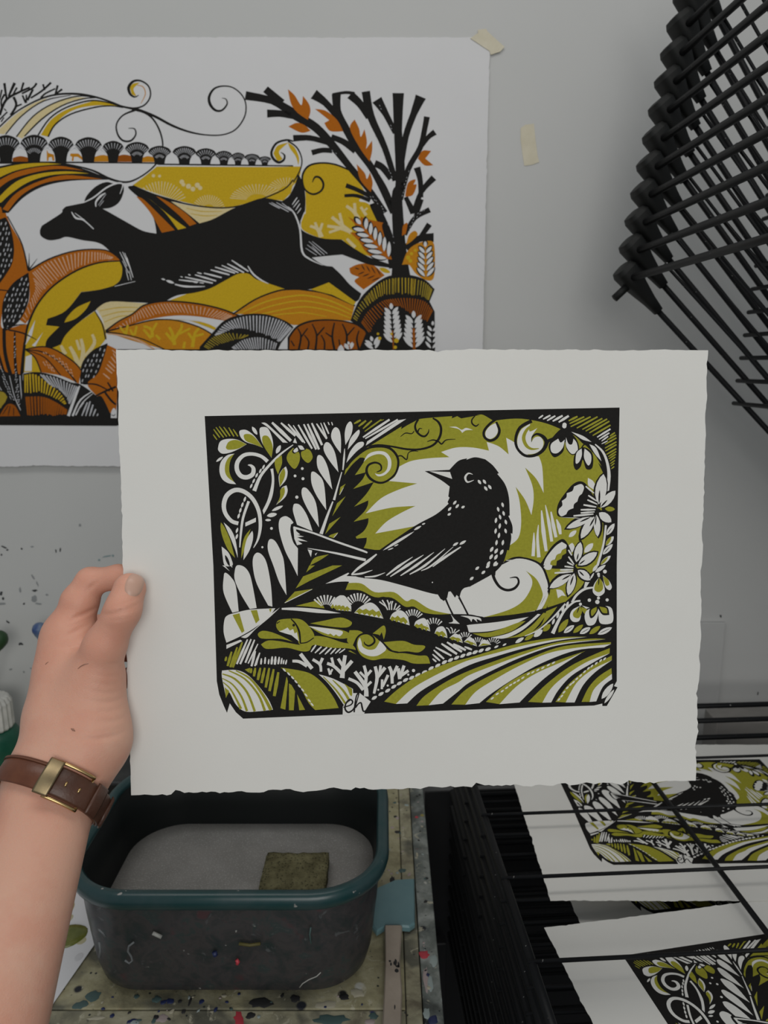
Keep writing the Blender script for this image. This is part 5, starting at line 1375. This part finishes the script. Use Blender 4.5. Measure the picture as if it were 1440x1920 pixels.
band('buckle_bar', BA - .15, BA + .12, -HW - .0030, HW + .0030, .0056, .0022, M['brass_dull'], 8, .25, buckle)
for s in (-1, 1):
    tube('buckle_side', [at_(BA + .02 + i * .09, s * (HW + .0022), .0040) for i in range(9)], .0013, M['brass'], buckle, 8)
tube('buckle_pin', [at_(BA + .74, -HW - .002, .003), at_(BA + .74, 0, .003), at_(BA + .74, HW + .002, .003)], .0011, M['brass'], buckle, 8)
# the case on the far side of the wrist
M['dial'] = new_mat('watch_dial', (.7, .69, .66), .3)
dr = e1 * math.cos(BA + math.pi) + e2 * math.sin(BA + math.pi); pz = dr * (skin_r(WC, dr) + .001); tn = np.cross(AX, dr)
rings = [[pz + dr * hgt + (AX * math.cos(q) + tn * math.sin(q)) * rad for q in np.linspace(0, 2 * math.pi, 25)[:-1]] for hgt, rad in ((.0032, .014), (.0040, .0155), (.0090, .0155), (.0098, .0145), (.0098, .0135))]
loft('watch_case', rings, M['brass'], watch)
# ------------------------------------------------------------------ washing-up bowl
def rrect(a, b, r, n=14):
    P = []
    for cx, cy, a0 in ((a - r, b - r, 0), (-(a - r), b - r, 90), (-(a - r), -(b - r), 180), (a - r, -(b - r), 270)):
        for k in range(n):
            q = math.radians(a0 + 90 * k / (n - 1)); P.append((cx + r * math.cos(q), cy + r * math.sin(q)))
    return P
BCX, BCY = -.1825, .846; BA_, BB_, BR_ = .174, .130, .075; BH = .150
m = new_mat('grimy_green_plastic', (.03, .05, .05), .35, spec=.5); t = NT(m)
c = t.ramp(t.noise(34, 6, .7, .5).outputs['Fac'], [(.30, (.014, .028, .028)), (.45, (.034, .036, .038)), (.55, (.052, .046, .048)), (.64, (.028, .044, .044)), (.74, (.085, .075, .075))])
w1 = t.ramp(t.noise(52, 4, .6, 1.0).outputs['Fac'], [(.66, 0), (.71, 1)]); c = t.mix(t.mix(.55, (0, 0, 0), w1), c, (.12, .13, .135))
w2 = t.ramp(t.noise(30, 3, .5).outputs['Fac'], [(.66, 0), (.73, 1)]); c = t.mix(t.mix(.5, (0, 0, 0), w2), c, (.10, .025, .03))
w3 = t.ramp(t.noise(90, 2, .5).outputs['Fac'], [(.74, 0), (.77, 1)]); c = t.mix(w3, c, (.32, .32, .30))
t.base(c); t.rough(t.ramp(t.noise(30, 4).outputs['Fac'], [(.3, .3), (.7, .6)])); t.bump(t.noise(60, 4).outputs['Fac'], .2, .001); M['bowl'] = m
m = new_mat('green_plastic_rim', (.018, .06, .065), .3, spec=.5); t = NT(m)
c = t.ramp(t.noise(20, 4, .6).outputs['Fac'], [(.4, (.012, .050, .052)), (.65, (.03, .062, .066))])
c = t.mix(t.ramp(t.noise(75, 2, .5, .3).outputs['Fac'], [(.71, 0), (.74, 1)]), c, (.34, .33, .31)); t.base(c); M['bowl_rim'] = m
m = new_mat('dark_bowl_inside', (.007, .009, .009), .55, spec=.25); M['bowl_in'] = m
bowl = empty('washing_up_bowl', (BCX, BCY, TABLE_Z + .001)); tag(bowl, 'dark green plastic bowl with paint-smeared sides standing on the bench', 'bowl')
def ringo(o, z): return [(x, y, z) for x, y in rrect(BA_ + o, BB_ + o, BR_ + o)]
prof = [(-.075, .0008), (-.040, .0), (-.022, .003), (-.012, .012), (-.007, .03), (.0, .09), (.004, .140), (.004, BH), (.001, BH), (-.003, .09), (-.010, .03), (-.016, .014), (-.028, .006), (-.075, .005)]
loft('body', [ringo(o, z) for o, z in prof[:8]], M['bowl'], bowl, cap1=False)
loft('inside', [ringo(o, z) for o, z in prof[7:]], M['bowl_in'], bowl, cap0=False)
rp = [(.0042, .136), (.009, .1345), (.0125, .137), (.0145, .144), (.0135, .151), (.009, .1555), (.003, .155), (-.0005, .151), (.0008, .145), (.0038, .141)]
loft('rim', [ringo(o, z) for o, z in rp], M['bowl_rim'], bowl, closed=True)
m = new_mat('dull_inside_film', (.02, .022, .022), .5)
# raised and printed marks on the front: paint smears
def smear(px, py, pts, w, mat):
    P = []
    for x, y in pts:
        q = on_y(px + x, py + y, BCY - BB_ - .001); P.append(q)
    V, F = tube_vf([Vector((p.x - BCX, p.y - BCY - .0005 - (p.z - TABLE_Z) * .06, p.z - TABLE_Z)) for p in P], w, 6); return mesh_obj('paint_streak', V, F, mat, bowl, True)
M['smear_grey'] = new_mat('grey_paint_smear', (.16, .17, .175), .5); M['smear_white'] = new_mat('white_paint_smear', (.40, .40, .37), .5)
smear(245, 1760, [(10, 0), (0, 8), (-2, 18), (4, 28), (6, 36), (0, 42), (-8, 36)], .0012, M['smear_grey'])
smear(190, 1760, [(0, 0), (2, 16), (0, 30)], .0014, M['smear_grey']); smear(190, 1735, [(0, 0), (8, 8), (12, 14)], .0012, M['smear_grey'])
smear(590, 1820, [(12, 0), (4, 8), (-10, 14), (-22, 22), (-28, 30)], .0006, M['smear_white'])
smear(298, 1746, [(-8, -4), (0, 0), (8, 4)], .0022, M['smear_white'])
smear(582, 1745, [(2, -14), (0, 0), (2, 18)], .0009, M['teal_paint']); smear(445, 1795, [(0, 0), (3, 4), (1, 8)], .0022, M['red_paint']); smear(404, 1780, [(0, 0), (2, 6)], .003, M['navy_paint'])
smear(470, 1763, [(-20, 0), (0, 3), (20, 0)], .0018, new_mat('ochre_smear', (.10, .085, .02), .6))
# soapy water
m = new_mat('soapy_water', (.40, .39, .37), .35, spec=.5); t = NT(m)
c = t.ramp(t.noise(14, 5, .6).outputs['Fac'], [(.3, (.22, .215, .20)), (.65, (.30, .29, .275))]); c = t.mix(t.ramp(t.noise(520, 2).outputs['Fac'], [(.55, 0), (.75, .55)]), c, (.62, .61, .59))
t.base(c); t.bump(t.noise(600, 3).outputs['Fac'], .3, .0008); M['water'] = m
WZ = .062; wr = rrect(BA_ - .0048, BB_ - .0048, BR_ - .0048)
rings = [[(x * s, y * s, z) for x, y in wr] for s, z in ((.97, -.012), (1.0, -.004), (.995, 0), (.8, .0004), (.5, .0002))]
wo = loft('soapy_water', rings, M['water']); wo.location = (BCX, BCY, TABLE_Z + WZ); tag(wo, 'cloudy grey soapy water filling the green bowl', 'water')
# sponge
m = new_mat('sponge_foam', (.12, .11, .055), .9, spec=.1); t = NT(m)
c = t.ramp(t.noise(60, 4, .6).outputs['Fac'], [(.35, (.105, .095, .05)), (.65, (.19, .175, .095))]); vo = t.voro(260)
c = t.mix(t.ramp(vo.outputs['Distance'], [(.16, .85), (.32, 0)]), c, (.025, .024, .016)); t.base(c); t.bump(vo.outputs['Distance'], .8, .002); M['sponge'] = m
sz = TABLE_Z + WZ + .020; s0 = on_z(501, 1598, sz); s1 = on_z(617, 1598, sz)
bm = bmesh.new(); bmesh.ops.create_cube(bm, size=1); bmesh.ops.subdivide_edges(bm, edges=bm.edges[:], cuts=11, use_grid_fill=True)
L_ = (s1.x - s0.x); D_ = .072
for v in bm.verts:
    e = 1 - .05 * (abs(v.co.x * 2) ** 6 + abs(v.co.y * 2) ** 6) ; r = R_.uniform(-.0008, .0008)
    v.co = Vector((v.co.x * L_ * (1 if abs(v.co.y) < .45 else .985) + r, v.co.y * D_ + r, v.co.z * .026 * e + r))
o = bm_obj('sponge', bm, M['sponge'], smooth=True); o.location = ((s0.x + s1.x) / 2, s0.y - D_ / 2, sz - .013); tag(o, 'dark olive wet sponge floating in the bowl of soapy water', 'sponge')

# ------------------------------------------------------------------ spatula
M['teal_plastic'] = mat_noise('pale_teal_plastic', (.135, .25, .275), (.16, .28, .30), 25, .4)
M['pale_wood'] = mat_noise('pale_wood', (.34, .28, .225), (.42, .355, .29), 18, .6, bump=.2, bscale=200)
spz = TABLE_Z + .004; sp0 = on_z(738, 1735, spz + .006)
spat = empty('spatula', sp0); tag(spat, 'spatula with a teal blade and pale wooden handle lying beside the bowl', 'spatula')
def onl(px, py, z): return on_z(px, py, z) - sp0
out = [(701, 1668), (742, 1650), (777, 1648), (778, 1700), (778, 1733), (768, 1740), (745, 1738), (722, 1738), (706, 1748), (698, 1738), (699, 1700)]
rings = []
for z, s in ((spz, .985), (spz + .002, 1.0), (spz + .006, 1.0), (spz + .0085, .95)):
    P = [onl(x, y, spz + .006) for x, y in out]; c_ = sum(P, Vector()) / len(P); rings.append([c_.xy.to_3d() + (p.xy - c_.xy).to_3d() * s + Vector((0, 0, z - sp0.z)) for p in P])
loft('blade', rings, M['teal_plastic'], spat, smooth=False)
hz = spz + .001; hp = [(721, 1738), (754, 1738), (750, 1800), (754, 1860), (752, 1935), (716, 1935), (720, 1860), (722, 1800)]
rings = []
for z, s in ((hz, .9), (hz + .002, 1), (hz + .008, 1), (hz + .0105, .86)):
    P = [onl(x, y, hz + .008) for x, y in hp]; c_ = sum(P, Vector()) / len(P); rings.append([Vector((c_.x + (p.x - c_.x) * s, p.y, z - sp0.z)) for p in P])
handle = loft('handle', rings, M['pale_wood'], spat, smooth=False)
V = []; F = []
for (x, y, w, h, a) in ((731, 1802, 6, 4, 30), (733, 1808, 4, 6, 0), (742, 1804, 5, 14, -20), (746, 1812, 8, 5, 30), (744, 1820, 8, 8, 0), (739, 1806, 3, 8, 20), (740, 1888, 3, 8, 0), (747, 1808, 4, 10, -15)):
    c_ = onl(x, y, hz + .0107); k = .9 / FPX; n0 = len(V)
    for i in range(8):
        b = i * math.pi / 4; V.append((c_.x + math.cos(b) * w / 2 * k * R_.uniform(.7, 1.1), c_.y + math.sin(b) * h / 2 * k * 1.4 * R_.uniform(.7, 1.1), hz + .0107 - sp0.z))
    mesh_obj('ink_mark', V[n0:], [tuple(range(8))], M['ink_paint'], handle)

# ------------------------------------------------------------------ sheet with an olive ink blob under the bowl
PZ = TABLE_Z + .0016
P = [on_z(178, 1770, PZ), on_z(72, 1922, PZ)]; dv = (P[0] - P[1]).normalized(); nv = Vector((-dv.y, dv.x, 0))
far = P[0] + dv * .12; near = P[1] - dv * .06
M['white_sheet'] = paper_mat('smooth_white_paper', (.74, .74, .76), (.76, .76, .78))
pts = [near, far, far + nv * .30, near + nv * .30]; c_ = sum(pts, Vector()) / 4
sh = empty('ink_mixing_sheet', (c_.x, c_.y, PZ)); tag(sh, 'white paper with an olive green ink blob lying on the bench beneath the forearm', 'paper')
Q = [(p.x - c_.x, p.y - c_.y) for p in pts]
sheet_mesh('sheet', Q, .0004, M['white_sheet'], sh)
def blob(name, px, py, rx, ry, mat, hgt, seed, ang=0):
    c0_ = on_z(px, py, PZ); V = []; N = 22; k = .93 / FPX; rr = random.Random(seed); jit = [1 + .06 * math.sin(2 * math.pi * q / N * 2 + seed) + rr.uniform(-.015, .015) for q in range(N)]; a = math.radians(ang)
    for s, z in ((1, .0005), (.93, .0005 + hgt * .8), (.6, .0005 + hgt), (.2, .0005 + hgt * .9)):
        for i in range(N):
            b = 2 * math.pi * i / N; x = math.cos(b) * rx * k * s * jit[i]; y = math.sin(b) * ry * k * 1.5 * s * jit[i]
            V.append((c0_.x - c_.x + x * math.cos(a) - y * math.sin(a), c0_.y - c_.y + x * math.sin(a) + y * math.cos(a), z))
    F = [(l * N + i, l * N + (i + 1) % N, (l + 1) * N + (i + 1) % N, (l + 1) * N + i) for l in range(3) for i in range(N)] + [tuple(3 * N + i for i in range(N))]
    return mesh_obj(name, V, F, mat, sh, True)
M['wet_olive'] = mat_noise('wet_olive_ink', (.115, .135, .022), (.19, .20, .045), 60, .22); M['oil_stain'] = new_mat('oily_stain', (.52, .48, .30), .5)
blob('ink_blob', 124, 1757, 37, 21, M['wet_olive'], .0018, 1, 18); blob('stain', 152, 1764, 9, 7, M['oil_stain'], .0001, 2); blob('stain', 131, 1704, 7, 12, new_mat('ochre_stain', (.42, .33, .10), .5), .0001, 3); blob('stain', 131, 1722, 6, 6, M['oil_stain'], .0001, 5)
blob('stain', 148, 1795, 7, 7, new_mat('faint_stain', (.64, .64, .66), .6), .0001, 7)

# ------------------------------------------------------------------ bench clutter at the left
M['bottle_green'] = mat_noise('dark_green_plastic', (.008, .075, .045), (.012, .10, .06), 20, .35); M['cap_white'] = mat_noise('dirty_white_plastic', (.50, .50, .47), (.66, .65, .61), 60, .5, bump=.2)
BY = 1.235; base = on_y(-8, 1432, BY)
bot = empty('paint_bottle', (base.x, BY, TABLE_Z)); tag(bot, 'dark green paint bottle with a dirty white ribbed cap at the left edge', 'bottle')
top = on_y(-8, 1368, BY).z - TABLE_Z; ctop = on_y(-8, 1306, BY).z - TABLE_Z
def lathe(name, prof, mat, parent, n=36, rib=0):
    return loft(name, smooth=not rib, rings=[[(r * (1 + (rib if k % 2 else 0)) * math.cos(2 * math.pi * k / n), r * (1 + (rib if k % 2 else 0)) * math.sin(2 * math.pi * k / n), z) for k in range(n)] for r, z in prof], mat=mat, parent=parent)
lathe('body', [(.040, 0), (.0475, .003), (.049, .01), (.049, top * .55), (.047, top * .85), (.040, top), (.03, top + .004)], M['bottle_green'], bot)
lathe('cap', [(.036, top + .0042), (.0385, top + .008), (.0375, ctop - .012), (.033, ctop - .003), (.024, ctop)], M['cap_white'], bot, 44, -.07)
tube('paint_drip', [Vector(on_y(4, 1392, BY)) - Vector((base.x, BY, TABLE_Z)) + Vector((0, -.0475, 0)), Vector(on_y(9, 1398, BY)) - Vector((base.x, BY, TABLE_Z)) + Vector((0, -.047, 0)), Vector(on_y(5, 1404, BY)) - Vector((base.x, BY, TABLE_Z)) + Vector((0, -.048, 0))], [.0022, .0028, .0018], M['cream_paint'], bot)
def knob_tool(label, px, py, foot, y, mats, rk):
    h = on_y(px, py, y); f = Vector((foot[0], foot[1], TABLE_Z + .004)); o = empty('dabbing_tool', f); tag(o, label, 'tool', 'knobbed stick tools')
    d = (h - f); u = d.normalized(); L = d.length
    tube('stick', [Vector((0, 0, 0)), d * .5, d - u * rk * 1.2], [.004, .004, .0045], mats[1], o)
    side = u.orthogonal().normalized(); b2 = u.cross(side); R2 = []
    for r, a in ((.45, -1.5), (.55, -1.2), (.8, -.75), (1, -.2), (.97, .25), (.75, .7), (.4, .93), (.1, 1.0)):
        R2.append([d + u * rk * a + (side * math.cos(q) + b2 * math.sin(q)) * rk * r for q in np.linspace(0, 2 * math.pi, 17)[:-1]])
    loft('knob', R2, mats[0], o)
M['blue_rubber'] = mat_noise('blue_rubber', (.02, .055, .20), (.16, .22, .30), 50, .45); M['green_rubber'] = mat_noise('dark_green_rubber', (.012, .045, .012), (.02, .06, .02), 30, .5)
M['yellow_stick'] = mat_noise('yellow_varnished_wood', (.42, .31, .10), (.48, .36, .13), 20, .4)
knob_tool('small stick tool with a blue knob, half hidden behind the hand', 74, 1180, (-.585, 1.25), 1.255, (M['blue_rubber'], M['yellow_stick']), .0125)
knob_tool('stick tool with a dark green knob at the left edge of the picture', -3, 1199, (-.78, 1.25), 1.255, (M['green_rubber'], M['yellow_stick']), .0165)
M['terracotta'] = mat_noise('tan_wood_block', (.30, .165, .10), (.36, .21, .13), 20, .6)
q0 = on_z(176, 1560, TABLE_Z + .04); q1 = on_z(240, 1476, TABLE_Z + .04)
tag(box('wooden_block', (-.475, .94, TABLE_Z + .0005), (-.372, 1.05, TABLE_Z + .055), M['terracotta'], bevel=.003), 'tan wooden block glimpsed between the wrist and the bowl', 'block')
tag(box('ink_tin', (-.50, 1.10, TABLE_Z + .0005), (-.40, 1.19, TABLE_Z + .05), mat_noise('dark_metal_tin', (.03, .032, .034), (.06, .062, .062), 30, .4, metal=.5), bevel=.006, seg=3), 'small dark metal tin on the bench behind the wooden block', 'tin')

# ------------------------------------------------------------------ drying rack
m = new_mat('black_coated_wire', (.006, .0065, .0075), .45, spec=.22); t = NT(m)
c = t.mix(t.ramp(t.noise(160, 2, .6).outputs['Fac'], [(.735, 0), (.76, .8)]), (.006, .0065, .0075), (.30, .30, .29)); c = t.mix(t.ramp(t.noise(45, 2, .6).outputs['Fac'], [(.76, 0), (.78, 1)]), c, (.20, .03, .03)); t.base(c); M['wire'] = m
M['cap_black'] = new_mat('black_plastic', (.010, .0105, .010), .6, spec=.3)
RYAW = math.radians(3.6)
rack = empty('drying_rack', (.1145, 1.10, 0), (0, 0, RYAW)); tag(rack, 'black wire drying rack with upper trays lifted and lower trays lying flat', 'rack')
TL, TD = .98, .74                                  # tray length (to the hinge) and depth
def cyl_data(name, p, q, r, n=8):
    V, F = tube_vf([p, q], r, n); me = bpy.data.meshes.new(name); me.from_pydata([tuple(v) for v in V], [], F); me.polygons.foreach_set('use_smooth', [True] * len(F)); me.materials.append(M['wire']); return me
rod_me = cyl_data('rod', (-.004, 0, 0), (TL - .01, 0, 0), .0021)
bar_me = cyl_data('cross_bar', (0, .016, -.0046), (0, -TD - .01, -.0046), .0032)
V, F = [], []
def addt(p, q, r):
    global V, F
    v, f = tube_vf([p, q], r, 10); F += [tuple(k + len(V) for k in ff) for ff in f]; V += v
addt((0, .012, 0), (0, -TD, 0), .0050); addt((0, 0, 0), (TL, 0, 0), .0042); addt((0, -TD + .01, 0), (TL, -TD + .01, 0), .0042); addt((TL, .012, 0), (TL, -TD, 0), .0042)
frame_me = bpy.data.meshes.new('tray'); frame_me.from_pydata([tuple(v) for v in V], [], F); frame_me.polygons.foreach_set('use_smooth', [True] * len(F)); frame_me.materials.append(M['wire'])
# corner cap: blunt rounded head tapering along the back bar
def cap_ring(a, v0, v1, n0, n1, n=20, p=4.5):
    R3 = []
    for k in range(n):
        q = 2 * math.pi * k / n; cx, sx_ = math.cos(q), math.sin(q); f = (abs(cx) ** p + abs(sx_) ** p) ** (-1 / p)
        R3.append(Vector((a, (v0 + v1) / 2 + (v1 - v0) / 2 * cx * f, (n0 + n1) / 2 + (n1 - n0) / 2 * sx_ * f)))
    return R3
rings = [cap_ring(-.020, -.012, .010, -.004, .010), cap_ring(-.0185, -.018, .015, -.010, .0155), cap_ring(-.012, -.021, .018, -.0125, .0185), cap_ring(.004, -.021, .018, -.012, .0165), cap_ring(.018, -.018, .015, -.0105, .0125), cap_ring(.045, -.010, .009, -.0075, .0085), cap_ring(.066, -.0062, .0062, -.0062, .0062)]
co = loft('corner_cap', rings, M['cap_black'], None); cap_me = co.data; _n = 20
for _e in cap_me.edges:
    _a, _b = _e.vertices
    if _a // _n == _b // _n and _a // _n in (1, 2): _e.use_edge_sharp = True
True; bpy.data.objects.remove(co)
def tray(u, z, tilt, rods, caps=True, peg=False):
    o = bpy.data.objects.new('tray', frame_me); link(o, rack); o.location = (u, 0, z); o.rotation_euler = (0, tilt, 0)
    for v in rods:
        c = bpy.data.objects.new('rod', rod_me); link(c, o); c.location = (0, v, .0040)
    for a in (.256, .60):
        c = bpy.data.objects.new('cross_bar', bar_me); link(c, o); c.location = (a, 0, 0)
    if caps:
        c = bpy.data.objects.new('corner_cap', cap_me); link(c, o)
    if peg:
        tube('peg', [(.006, -.003, -.006), (.0045, -.003, -.034)], .0056, M['cap_black'], o)
    return o
RODS = [-.12 * i for i in range(1, 6)]
DZ = .030; Z0 = 1.5 - .575
for k in range(14):
    tray(0 if k else 0, Z0 - DZ * k - .004 * 0, 0, RODS, k == 0)
for k in range(12):
    tray(.2395 + .0059 * k, 1.5 + .121 + .0373 * k - .00012 * k * k, math.radians(43.5 + 1.03 * k), RODS, True, k == 0)
M['rack_post'] = new_mat('black_steel_post', (.014, .014, .015), .45)
for v in (.024, -TD - .03):
    box('post', (1.03, v - .018, 0), (1.075, v + .002, 1.42), M['rack_post'], rack, .002)
    box('base_rail', (-.02, v - .018, .06), (1.03, v + .002, .10), M['rack_post'], rack, .002)
    box('post', (-.03, v - .018, 0), (-.006, v + .002, .52), M['rack_post'], rack, .002)
box('dark_gap_sheet', (-.04, .060, .10), (1.05, .064, .775), M['rack_post'], rack)  # added black sheet standing in for deep shade between bench and rack
tube('back_rail', [(-.02, .052, Z0 + .0), (1.05, .052, Z0 + .0)], .0045, M['wire'], rack)
# prints lying on the trays
zt = lambda k: Z0 - DZ * k + .0062
lay_print((.419, .9125, zt(1) + .0012), 0.0, 'blackbird linocut lying flat on the rack, its bird in view under the rods', 21)
lay_print((.4289, .5620, zt(1)), math.radians(9.4), 'blackbird linocut nearest the camera on the rack, only its left corner in view', 22)
p = on_z(1202.5, 1709, zt(2)); a = on_z(1224, 1715, zt(2)); b = on_z(1365, 1706, zt(2)); yw = math.atan2((b - a).y, (b - a).x)
lx, ly = held_local(425.8, 1336); cx = p.x - (lx * math.cos(yw) - ly * math.sin(yw)); cy = p.y - (lx * math.sin(yw) + ly * math.cos(yw))
lay_print((cx, cy, zt(2)), yw, 'blackbird linocut on a lower tray, just its bottom strip showing in shadow', 23)
